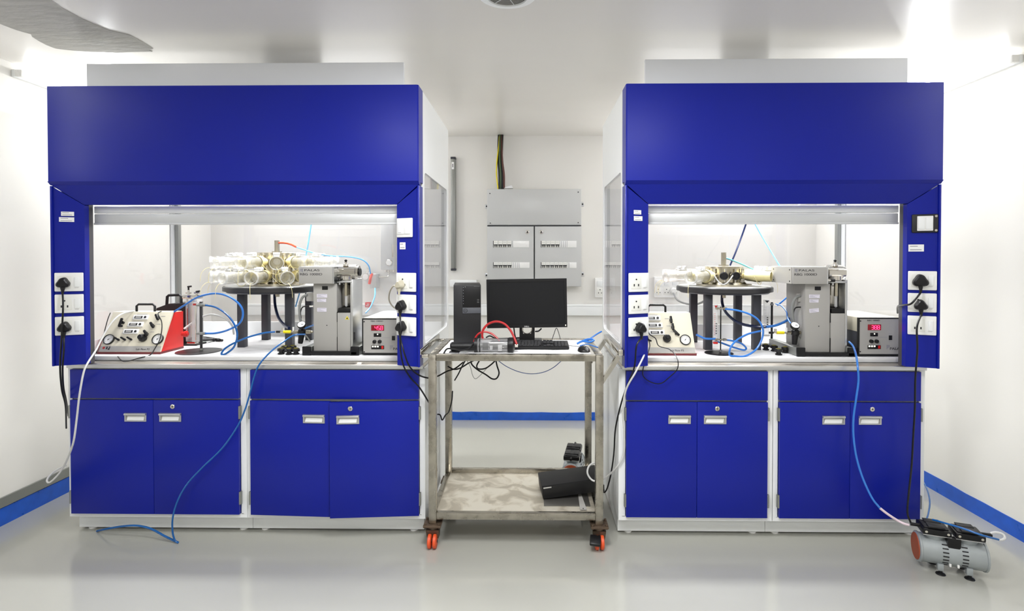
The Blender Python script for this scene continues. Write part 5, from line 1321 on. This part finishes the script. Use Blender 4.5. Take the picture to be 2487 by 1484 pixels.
MB().use(PANELG).box((q.x - .03, YW - .12, q.z - .09), (q.x + .03, YW - .001, q.z + .04), .006).build('filter_bowl', PANELG, t)
cable('orange_hose', 'short orange red hose dangling from the wall regulator', 'hose', PP([(903, 665, YW - .14), (900, 675, YW - .16), (897, 690, YW - .16)]), .013, REDTUBE)
for px, nm in ((894, 'left'), (1927, 'right')):
    q0, q1 = at(px - 6, 746, YW - .08), at(px + 6, 734, YW - .08)
    o = MB().use(RED).box((q0.x, YW - .1, q0.z), (q1.x, YW - .052, q1.z), .003).use(PAPER).box((q0.x + .01, YW - .102, q0.z + .012), (q1.x - .01, YW - .1005, q0.z + .018)).box((q0.x + .018, YW - .102, q0.z + .026), (q1.x - .006, YW - .1005, q0.z + .032)).build('warning_tag', RED)
    tag(o, 'small red and white tag on the trunking seen through the %s hood' % nm, 'tag')

# ------------------------------------------------------------------ steel trolley
YT0, YT1 = 2.765, 3.345
zT = 1.010; XA = at(1040, 900, YT0).x; XB = at(1466, 900, YT0).x
t = thing('trolley', 'stainless steel two shelf trolley between the two blue hoods', 'trolley', ((XA + XB) / 2, (YT0 + YT1) / 2, 0))
TR = t; w = .040
for x in (XA, XB - w):
    for y in (YT0, YT1 - w):
        lg = MB().use(STEELT).box((x, y, .125), (x + w, y + w, zT - .003), .003).build('leg', STEELT, t)
        cx, cy = x + w / 2, y + w / 2
        front = y < 3; left = x < (XA + XB) / 2 - .1
        m = MB().use(mat('rusty bracket', (104, 88, 74), .5, metal=.7, var=.3, scale=30)).box((cx - .046, cy - .04, .112), (cx + .046, cy + .04, .124), .002)
        for sx in (-1, 1):
            for sy in (-1, 1): m.cyl((cx + sx * .036, cy + sy * .03, .108), (cx + sx * .036, cy + sy * .03, .134), .007, seg=6)
        m.cyl((cx, cy, .094), (cx, cy, .112), .026, seg=20)
        m.hexa([(cx - .030, cy - .012, .045), (cx + .030, cy - .012, .045), (cx + .030, cy + .028, .045), (cx - .030, cy + .028, .045), (cx - .034, cy - .028, .095), (cx + .034, cy - .028, .095), (cx + .034, cy + .028, .095), (cx - .034, cy + .028, .095)])
        cs = m.build('caster', None, t)
        wh = MB().use(ORANGE)
        for sx in (-1, 1):
            wh.lathe((cx + sx * .004, cy - .022, .0365), (sx, 0, 0), [(0, .030), (.003, .0365), (.016, .0365), (.020, .028)], 28)
        wh.use(BLACK).cyl((cx - .026, cy - .022, .0365), (cx + .026, cy - .022, .0365), .008, seg=12)
        wh.build('wheel', ORANGE, cs)
        if not left:
            MB(Matrix.Translation((cx - .02, cy - .03, .062)) @ Matrix.Rotation(R(25), 4, 'X') @ Matrix.Rotation(R(-8), 4, 'Z')).use(BLACK).box((-.030, -.045, -.008), (.026, .012, .012), .006).build('brake_pedal', BLACK, cs)
# top frame and shelf
m = MB().use(STEELT)
m.box((XA + w + .001, YT0 + .002, zT - .034), (XB - w - .001, YT0 + .038, zT), .002); m.box((XA + w, YT1 - .038, zT - .034), (XB - w, YT1 - .002, zT), .002)
m.box((XA + .002, YT0 + w, zT - .034), (XA + .038, YT1 - w, zT), .002); m.box((XB - .038, YT0 + w, zT - .034), (XB - .002, YT1 - w, zT), .002)
m.box((XA + .001, YT0 + .001, zT - .0025), (XA + .039, YT0 + .039, zT), .001); m.box((XB - .039, YT0 + .001, zT - .0025), (XB - .001, YT0 + .039, zT), .001)
m.build('top_frame', STEELT, t)
MB().use(SHELF).box((XA + .036, YT0 + .036, zT - .012), (XB - .036, YT1 - .036, zT - .006)).build('top_shelf', SHELF, t)
zS = .176
m = MB().use(STEELT)
m.box((XA + w, YT0 + .004, zS - .030), (XB - w, YT0 + .034, zS + .004), .002); m.box((XA + w, YT1 - .034, zS - .02), (XB - w, YT1 - .010, zS + .022), .002)
m.box((XA + .004, YT0 + w, zS - .030), (XA + .034, YT1 - w, zS + .004), .002); m.box((XB - .034, YT0 + w, zS - .03), (XB - .004, YT1 - w, zS + .004), .002)
m.build('lower_frame', STEELT, t)
MB().use(SHELF).box((XA + .030, YT0 + .034, zS - .012), (XB - .030, YT1 - .034, zS - .004)).build('lower_shelf', SHELF, t)
for s, x in ((-1, XA), (1, XB)):
    m = MB().use(CHROME)
    hx = x + s * (.092 if s > 0 else .052); zb_ = zT + .012
    m.box((hx - .016, YT0 - .0, zb_ - .016), (hx + .016, YT1 - .02, zb_ + .016), .004)
    for y in (YT0 + .002, YT1 - .05):
        if s > 0:
            m.hexa([(x + .0005, y, .86), (x + .0005, y, .895), (x + .0005, y + .03, .895), (x + .0005, y + .03, .86),
                    (hx - .005, y, zb_ - .03), (hx - .02, y, zb_ - .01), (hx - .02, y + .03, zb_ - .01), (hx - .005, y + .03, zb_ - .03)])
        else:
            m.box((hx, y, zb_ - .03), (x - .0005, y + .03, zb_ - .012), .002)
    m.build('push_handle', CHROME, t)

zt = zT - .006
def bedpt(px, py, Y):
    p = at(px, py, Y); return p
# paper sheet on the trolley
a = at(1090, 850, 2.85); 
o = MB().use(PAPER)
x0, x1 = XA + .045, XB - .06
n = 14; rr = random.Random(5)
zz_ = [[zt + .0030 + (rr.random() * .003 if j > 2 else .0) for j in range(n + 1)] for i in range(n + 1)]
top = [[o.bm.verts.new((x0 + (x1 - x0) * i / n, 2.806 + (3.27 - 2.806) * j / n, zz_[i][j])) for j in range(n + 1)] for i in range(n + 1)]
bot = [[o.bm.verts.new((x0 + (x1 - x0) * i / n, 2.806 + (3.27 - 2.806) * j / n, zz_[i][j] - .001)) for j in range(n + 1)] for i in range(n + 1)]
for i in range(n):
    for j in range(n):
        o.bm.faces.new((top[i][j], top[i + 1][j], top[i + 1][j + 1], top[i][j + 1]))
        o.bm.faces.new((bot[i][j], bot[i][j + 1], bot[i + 1][j + 1], bot[i + 1][j]))
for i in range(n):
    o.bm.faces.new((bot[i][0], bot[i + 1][0], top[i + 1][0], top[i][0])); o.bm.faces.new((top[i][n], top[i + 1][n], bot[i + 1][n], bot[i][n]))
    o.bm.faces.new((top[0][i], top[0][i + 1], bot[0][i + 1], bot[0][i])); o.bm.faces.new((bot[n][i], bot[n][i + 1], top[n][i + 1], top[n][i]))
o = o.build('paper_sheet', PAPER); tag(o, 'wrinkled white paper sheet covering the top of the steel trolley', 'paper')

# computer tower
X0, X1 = at(1102, 760, 3.03).x, at(1168, 760, 3.03).x
zt2 = at(1135, 692, 3.03).z
t = thing('computer_tower', 'black computer tower standing at the left end of the trolley', 'computer', ((X0 + X1) / 2, 3.17, zt))
MB().use(DBOX).box((X0, 3.045, zt + .006), (X1, 3.32, zt2), .003).build('case', DBOX, t)
MB().use(PERF).box((X0, 3.030, zt + .006), (X1, 3.045, zt2), .003).build('front_grille', PERF, t)
wd_ = X1 - X0
fx = X0 + wd_ * .33
MB().use(BLACK).box((fx, 3.027, zt2 - .125), (X1 - .002, 3.031, zt2 - .006), .001).build('drive_panel', BLACK, t)
MB().use(mat('grey badge strip', (84, 86, 92), .4)).box((fx, 3.026, zt2 - .162), (X1 - .003, 3.031, zt2 - .130), .001).build('badge_strip', None, t)
rg = MB().use(BLACK).pipe((fx + .016, 3.0255, zt2 - .146), (fx + .016, 3.0262, zt2 - .146), .0115, .0095, 28); rg.build('badge_ring', BLACK, t)
text(t, 'DELL', (fx + .009, 3.0258, zt2 - .1485), .005, .014, BLACK)
m = MB().use(INKG)
for k, zz in enumerate((.012, .028, .045, .062, .075, .088, .104)): m.box((fx + .003, 3.0262, zt2 - zz - .004), (fx + .006, 3.0268, zt2 - zz))
m.use(GREYT).box((fx + .013, 3.026, zt2 - .014), (fx + .016, 3.0268, zt2 - .008)).box((X1 - .04, 3.026, zt2 - .0085), (X1 - .006, 3.0268, zt2 - .0075))
for k in range(3): m.box((X1 - .022, 3.0262, zt2 - .085 - .008 * k), (X1 - .010, 3.0268, zt2 - .083 - .008 * k))
m.build('ports', INKG, t)
MB().use(BLACK).box((X0 + .01, 3.06, zt), (X1 - .01, 3.30, zt + .006)).build('foot', BLACK, t)
t.rotation_euler = (0, 0, R(6.8)); t.location.x -= .017

# monitor
Ym = 3.20
X0, X1 = at(1183, 740, Ym).x, at(1378, 740, Ym).x; z0, z1 = at(1280, 796, Ym).z, at(1280, 677.5, Ym).z
t = thing('monitor', 'black flat monitor standing switched off on the trolley', 'monitor', ((X0 + X1) / 2, Ym + .03, zt))
xm = (X0 + X1) / 2
tiltM = Matrix.Translation((xm, Ym, z0)) @ Matrix.Rotation(R(-0.9), 4, 'Y') @ Matrix.Translation((-xm, -Ym, -z0))
MB(tiltM).use(BLACK).ring([(X0, Ym, z0), (X1, Ym, z0), (X1, Ym, z1), (X0, Ym, z1)], [(X0 + .014, Ym, z0 + .020), (X1 - .014, Ym, z0 + .020), (X1 - .014, Ym, z1 - .016), (X0 + .014, Ym, z1 - .016)], (0, .022, 0)).build('bezel', BLACK, t)
MB(tiltM).use(SCREEN).box((X0 + .0135, Ym + .005, z0 + .0195), (X1 - .0135, Ym + .012, z1 - .0155)).build('screen', SCREEN, t)
MB(tiltM).use(BLACKM).box((X0 + .004, Ym + .0125, z0 + .004), (X1 - .004, Ym + .030, z1 - .004), .004).build('back_cover', BLACKM, t)
sx = at(1280, 800, Ym).x
m = MB().use(BLACK).ring([(sx - .046, Ym + .035, zt + .012), (sx + .046, Ym + .035, zt + .012), (sx + .046, Ym + .035, z0 + .10), (sx - .046, Ym + .035, z0 + .10)],
                         [(sx - .024, Ym + .035, z0 - .042), (sx + .024, Ym + .035, z0 - .042), (sx + .024, Ym + .035, z0 + .01), (sx - .024, Ym + .035, z0 + .01)], (0, .016, 0))
m.box((sx - .09, Ym - .04, zt + .002), (sx + .09, Ym + .12, zt + .0115), .004); m.build('stand', BLACK, t)
MB().use(CHROME).pipe((sx, Ym + .030, z0 - .014), (sx, Ym + .055, z0 - .014), .030, .0255, 28).build('cable_ring', CHROME, t)
text(t, 'DELL', (sx - .016, Ym - .0004, z0 + .004), .0075, .030, WHITEP)
MB(tiltM).use(LEDW).box((X1 - .012, Ym - .001, z0 + .009), (X1 - .008, Ym, z0 + .015)).build('power_lamp', LEDW, t)

# keyboard
kx0, kx1 = at(1381, 835, 2.98).x - .44, at(1381, 835, 2.98).x
t = thing('keyboard', 'black keyboard lying on the trolley in front of the monitor', 'keyboard', ((kx0 + kx1) / 2, 3.0, zt + .003))
K = Matrix.Translation((0, 2.925, zt + .006)) @ Matrix.Rotation(R(6), 4, 'X')
MB(K).use(BLACK).box((kx0, 0, 0), (kx1, .135, .016), .004).build('keyboard_body', BLACK, t)
kk = MB(K).use(mat('black keys', (34, 34, 37), .45)); nkeys = 0
for r in range(6):
    x = kx0 + .008; y = .008 + r * .0192 + (.006 if r == 5 else 0)
    def key(w_, x_): kk.box((x_ + .001, y, .0162), (x_ + w_ - .001, y + .0165, .0215), .0012, 1)
    widths = [.0185] * 15
    if r == 0: widths = [.024, .02, .024, .105, .024, .02, .02, .0325]
    for w_ in widths:
        key(w_, x); x += w_
    x = kx0 + .298
    if r in (0, 3, 4, 5):
        for q in range(3): key(.0185, x + q * .0185)
    if r == 1: key(.0185, x + .0185)
    x = kx0 + .359
    if r < 5:
        for q in range(4): key(.0185, x + q * .0185)
kk.build('keys', None, t)
cable('keyboard_wire', 'thin black wire looping up from behind the keyboard', 'wire', PP([(1341, 824, 3.08), (1345, 812, 3.1), (1351, 797, 3.12), (1356, 806, 3.11), (1361, 824, 3.08)]), .0018, BLACK)
# mouse
c = at(1418, 846, 2.90)
t = thing('computer_mouse', 'black mouse on the right end of the trolley top', 'mouse', (c.x, 2.90, zt + .0035))
m = MB().use(BLACK); rs = []
for k in range(11):
    u = k / 10; wdt = .034 * (math.sin(PI * (0.12 + .76 * u))) ** .55; hgt = .028 * (math.sin(PI * (.08 + .80 * u))) ** .7
    y = -.052 + .104 * u
    rs.append([Vector((c.x + wdt * math.cos(a_), 2.90 + y, zt + .0035 + max(0, hgt * math.sin(a_)))) for a_ in [PI * i / 12 for i in range(13)]])
m.rings(rs); m.build('mouse_body', BLACK, t, angle=60)
MB().use(GREYT).cyl((c.x - .003, 2.866, zt + .037), (c.x + .003, 2.866, zt + .037), .006, seg=14).build('scroll_wheel', GREYT, t)
cable('cord', '', '', [Vector((c.x, 2.952, zt + .015)), Vector((c.x - .02, 2.99, zt + .012)), Vector((c.x - .06, 3.03, zt + .01)), Vector((c.x - .08, 3.06, zt + .01))], .0018, GREYT, t)

# clear cylinder apparatus lying on the trolley
yc = 2.86; L0, L1, L2, L3 = (at(p_, 840, yc).x for p_ in (1094, 1152, 1233, 1248)); zc = zt + .041
t = thing('glass_cartridge', 'clear cylinder with black ends lying at the front of the trolley', 'lab device', ((L0 + L3) / 2, yc, zt))
MB().use(BLACK).lathe((L0, yc, zc - .008), (1, 0, 0), [(0, .018), (.008, .024), (L1 - L0, .024)], 28).build('black_barrel', BLACK, t)
MB().use(SMOKED).lathe((L1, yc, zc), (1, 0, 0), [(0, .026), (.012, .036), (L2 - L1, .036), (L2 - L1, .034), (.012, .034)], 32, cap=False).build('clear_wall', SMOKED, t)
m = MB().use(BLACK).pipe((L1 + .001, yc, zc), (L1 + .018, yc, zc), .0385, .012, 32).pipe((L1 + .028, yc, zc), (L1 + .033, yc, zc), .0375, .012, 32); m.build('ribbed_collar', BLACK, t)
m = MB().use(ALUD).cyl((L1 + .02, yc, zc), (L2, yc, zc), .012, seg=20).use(BLACK).box((L1 + .045, yc - .02, zc - .024), (L1 + .075, yc + .01, zc + .012), .002).use(PAPER).box((L1 + .085, yc - .026, zc - .022), (L1 + .10, yc - .02, zc + .0), .001).box((L1 + .128, yc - .026, zc - .026), (L1 + .150, yc - .02, zc + .004), .001).use(ALU).box((L1 + .08, yc - .02, zc + .008), (L1 + .13, yc + .01, zc + .014), .001); m.build('inner_parts', ALUD, t)
MB().use(BLACK).lathe((L2, yc, zc), (1, 0, 0), [(0, .038), (.010, .041), (L3 - L2 - .004, .041), (L3 - L2, .034), (L3 - L2 + .006, .018)], 32).use(CHROME).cyl((L3 + .0065, yc - .01, zc + .0), (L3 + .022, yc - .01, zc + .0), .010, seg=16).build('end_flange', BLACK, t)
GR = 'red tubes over the clear cylinder'
tub('tall red tube arching over the clear cylinder on the trolley', [(1174, 826, 2.90), (1171, 815, 2.90), (1174, 800, 2.90), (1186, 787, 2.90), (1205, 781, 2.89), (1224, 786, 2.88), (1238, 800, 2.87), (1247, 816, 2.86), (1255, 836, 2.84)], .0062, REDT, group=GR)
tub('low red tube arching over the black end of the clear cylinder', [(1151, 830, 2.90), (1156, 818, 2.90), (1165, 809, 2.90), (1177, 806, 2.90), (1193, 810, 2.90), (1206, 820, 2.89), (1213, 828, 2.88)], .0052, REDT, group=GR)
tub('black cable running from the black barrel to the left end of the trolley', [(1160, 820, 2.86), (1152, 832, 2.84), (1140, 845, 2.83), (1120, 851, 2.82), (1098, 847, 2.82), (1085, 848, 2.82), (1077, 860, 2.80)], .0042, BLACK, 'black_cable', 'cable', 'black cables on the trolley top')
tub('black cable looping behind the red tubes', [(1180, 820, 3.0), (1190, 816, 3.0), (1205, 822, 2.98), (1230, 822, 3.0), (1262, 820, 3.05)], .004, BLACK, 'black_cable', 'cable', 'black cables on the trolley top')
tub('thick black cable coming out below the monitor', [(1300, 805, 3.23), (1308, 804, 3.24), (1315, 798, 3.25)], .0045, BLACK, 'black_cable', 'cable', 'black cables on the trolley top')
tub('black cable dropping behind the left lower corner of the monitor', [(1248, 796, 3.25), (1250, 812, 3.25), (1254, 826, 3.25)], .004, BLACK, 'black_cable', 'cable', 'black cables on the trolley top')
# black foot blocks under the barrel
o = MB().use(BLACKM).box((L0 - .004, yc - .028, zt + .002), (L0 + .05, yc + .02, zt + .008), .002).build('rubber_pad', BLACKM); tag(o, 'thin black pad under the black barrel on the trolley', 'pad')
# blue straps
tub('blue strap lying folded at the right end of the trolley', [(1401, 835, 3.02), (1415, 829, 3.02), (1432, 831, 3.0), (1442, 826, 3.02), (1428, 824, 3.03), (1408, 831, 3.04)], .006, BTUBE, 'blue_strap', 'strap', 'blue straps on the trolley', zmin=zt + .012)
tub('blue strap end sticking up towards the right hood', [(1425, 829, 3.06), (1440, 818, 3.07), (1452, 810, 3.08), (1461, 805, 3.09)], .0045, BTUBE, 'blue_strap', 'strap', 'blue straps on the trolley')
tub('thin blue strap tail lying towards the trolley handle', [(1408, 840, 2.96), (1425, 836, 2.96), (1440, 840, 2.93), (1452, 844, 2.90)], .0032, BTUBE, 'blue_strap', 'strap', 'blue straps on the trolley', zmin=zt + .009)
# cables hanging below the top shelf
GH = 'cables hanging under the trolley top'
zu = zT - .035
def hang(label, pts, r, m): tub(label, pts, r, m, 'hanging_cable', 'cable', GH)
hang('black cable hanging in the deepest loop under the trolley top', [(1144, 873, 3.0), (1146, 885, 3.0), (1160, 898, 3.0), (1180, 910, 2.99), (1195, 920, 2.98), (1206, 919, 2.98), (1212, 906, 2.98), (1207, 888, 2.99), (1204, 873, 3.0)], .0042, BLACK)
hang('black cable hanging in a shallow pointed loop under the trolley top', [(1166, 873, 2.96), (1158, 888, 2.96), (1162, 896, 2.96), (1178, 895, 2.96), (1192, 886, 2.96), (1204, 875, 2.97)], .004, BLACK)
hang('black cable slanting down left under the trolley top', [(1131, 874, 3.02), (1122, 890, 3.02), (1114, 907, 3.03), (1104, 924, 3.04)], .0038, BLACK)
hang('black cable running flat left under the trolley top', [(1156, 873, 3.05), (1138, 882, 3.05), (1118, 894, 3.06), (1102, 897, 3.07), (1088, 890, 3.1)], .0042, BLACK)
hang('thin grey wire hanging in a V under the trolley top', [(1132, 873, 3.05), (1142, 890, 3.05), (1148, 912, 3.05), (1155, 920, 3.05), (1166, 912, 3.05), (1182, 895, 3.05), (1197, 880, 3.05)], .0016, GREYT)
hang('long thin blue wire sagging under the right half of the trolley top', [(1206, 873, 3.1), (1230, 890, 3.1), (1260, 903, 3.1), (1290, 908, 3.1), (1320, 904, 3.1), (1345, 892, 3.1), (1367, 873, 3.1)], .0022, mat('slate blue wire', (86, 112, 176), .4))
hang('black cable kinked behind the left front leg of the trolley', [(1052, 1008, 3.1), (1068, 1007, 3.12), (1074, 1020, 3.12), (1082, 1008, 3.14), (1090, 1000, 3.18), (1097, 975, 3.25), (1099, 950, 3.3)], .004, BLACK)

# things on the lower shelf
zl = zS - .004
c = atz(1395, 1188, zl)
t = thing('computer_case', 'slim black desktop case lying askew on the lower trolley shelf', 'computer', (0, 0, 0))
MB().use(DBOX).box((-.17, -.095, 0), (.17, .095, .074), .004).build('case', DBOX, t)
MB().use(BLACK).box((-.168, -.100, .003), (.168, -.0955, .071), .003).build('front_bezel', BLACK, t)
MB().use(ALU).box((-.163, -.101, .060), (-.118, -.0995, .067), .0005).build('badge', ALU, t)
ct = at(1418, 1180, 3.03)
t.location = (XB - .150, 3.055, zl + .022); t.rotation_euler = (R(0.5), R(-5.5), R(6))
o = MB().use(mat('grey sheet plate', (112, 110, 106), .35, metal=.7)).box((at(1321, 1232, 2.88).x, 2.87, zl + .0004), (XB - .055, 3.22, zl + .004), .001).build('sheet_plate', None)
tag(o, 'grey sheet metal plate under the black case on the lower trolley shelf', 'plate')
p0 = atz(1407, 1197, zl + .006); p1 = atz(1417, 1238, zl + .006)
o = MB().use(GREYP).prism([(p0.x - .008, p0.y, zl + .0045), (p0.x + .008, p0.y, zl + .0045), (p1.x + .018, p1.y, zl + .0045), (p1.x - .018, p1.y, zl + .0045)], (0, 0, .003)).use(BLACKM).cyl((p1.x, p1.y + .01, zl + .0075), (p1.x, p1.y + .01, zl + .0085), .004, seg=10).build('steel_strip', GREYP)
tag(o, 'tapered steel strip lying on the grey plate of the lower shelf', 'strip')

# ------------------------------------------------------------------ vacuum pumps
def make_pump(name, label, small=False):
    """body axis along +x, length .25, centred; floor at z=0"""
    t = thing(name, label, 'pump', (0, 0, 0))
    L, r, zc = .275, .068, .095
    m = MB().use(PUMPG).lathe((-L / 2, 0, zc), (1, 0, 0), [(0, r - .004), (.003, r + .002), (.010, r + .002), (.012, r - .002), (L - .012, r - .001), (L - .010, r + .003), (L - .003, r + .003), (L, r - .003)], 48)
    m.build('motor_housing', PUMPG, t)
    MB().use(ORANGED).lathe((-L / 2 - .0035, 0, zc), (1, 0, 0), [(0, r - .008), (.003, r - .006)], 40).build('end_cap', ORANGED, t)
    for x in (-.035, .042):
        m = MB().use(BLACKM)
        for k in range(7):
            a = R(46 + 15 * k)
            M = Matrix.Translation((x, 0, zc)) @ Matrix.Rotation(a, 4, 'X')
            mm = M
            m.M = mm; m.box((-.012, -.0025, -r - .001) if False else (-.012, -.0028, r - .004), (.012, .0028, r + .0008), .001)
        m.M = Matrix.Identity(4)
        m.build('cooling_slots', BLACKM, t)
    for sx in (-1, 1):
        x = sx * .066
        # flared casting carrying each head
        rs = []
        for q, (hw, hd) in enumerate(((.030, .030), (.042, .040), (.052, .048))):
            z = zc + r - .026 + q * .020
            rs.append([Vector((x + hw * math.cos(2 * PI * i / 24), hd * math.sin(2 * PI * i / 24), z)) for i in range(24)])
        MB().use(PUMPG).rings(rs).build('head_casting', PUMPG, t)
        MB().use(ALU).box((x - .058, -.052, zc + r + .014), (x + .058, .052, zc + r + .018), .001).build('gasket_plate', ALU, t)
        hd = MB().use(BLACK).box((x - .058, -.052, zc + r + .0185), (x + .058, .052, zc + r + .044), .004).build('pump_head', BLACK, t)
        mm = MB().use(BLACKM)
        mm.box((x - .050, -.040, zc + r + .0445), (x + .050, .040, zc + r + .050), .002); mm.box((x - .034, -.046, zc + r + .0505), (x + .034, -.010, zc + r + .057), .002); mm.box((x - .034, .010, zc + r + .0505), (x + .034, .046, zc + r + .057), .002)
        mm.cyl((x, 0, zc + r + .050), (x, 0, zc + r + .054), .030, seg=24)
        mm.build('valve_plate', BLACKM, hd)
        sc = MB().use(CHROME)
        for bx in (-.044, .044): sc.cyl((x + bx, -.0535, zc + r + .031), (x + bx, -.052, zc + r + .031), .006, seg=10)
        sc.build('screw', CHROME, hd)
    MB().use(BLACK).prism([(-.026, -.058, zc + r + .016), (.026, -.058, zc + r + .016), (.026, -.056, zc + r - .022), (.018, -.054, zc + r - .036), (-.018, -.054, zc + r - .036), (-.026, -.056, zc + r - .022)], (0, .03, 0)).build('terminal_box', BLACK, t)
    m = MB().use(BLACK).cyl((-.11, 0, zc + r + .036), (-.16, 0, zc + r + .036), .008, seg=12).cyl((.125, 0, zc + r + .036), (.165, 0, zc + r + .036), .008, seg=12); m.build('hose_barb', BLACK, t)
    for x in (-.052, .062):
        b = MB().use(PUMPG)
        for y in (-.045, .045): b.box((x - .012, y - .012, .016), (x + .012, y + .012, .050), .002)
        b.build('bracket', PUMPG, t)
        for y in (-.052, .052):
            MB().use(BLACK).lathe((x, y, 0), (0, 0, 1), [(0, .021), (.004, .019), (.009, .008), (.016, .008)], 24).build('suction_foot', BLACK, t)
    MB().use(WHITEP).box((-.02, -.062, zc - .05), (-.012, -.052, zc - .036), .001).box((.012, -.062, zc - .05), (.02, -.052, zc - .036), .001).build('clips', WHITEP, t)
    return t
pump = make_pump('vacuum_pump', 'grey twin head pump with orange cap on the floor below the right hood')
pump.location = (2.025, 2.60, 0); pump.rotation_euler = (0, 0, R(-19))
pa = at(2203, 1263, 2.68)
p2 = dup(pump, (0, 0, 0), (0, 0, 0), 'grey twin head pump standing on the floor behind the black case and trolley')
tub('white tube curving out of the right end of the floor pump', [(2406, 1295, 2.50), (2420, 1293, 2.49), (2436, 1298, 2.48), (2440, 1307, 2.47), (2432, 1312, 2.46), (2425, 1311, 2.46)], .0055, WTUBE, zmin=.1)
tub('blue tube lying across the black heads of the floor pump', [(2265, 1262, 2.62), (2300, 1272, 2.56), (2340, 1284, 2.50), (2385, 1300, 2.45), (2427, 1311, 2.46)], .0045, BTUBED, zmin=.2)
# second pump: seen end on beyond the trolley
q = atz(1406, 1165, 0)
p2.location = (.285, 3.62, 0.0); p2.rotation_euler = (0, 0, R(80))
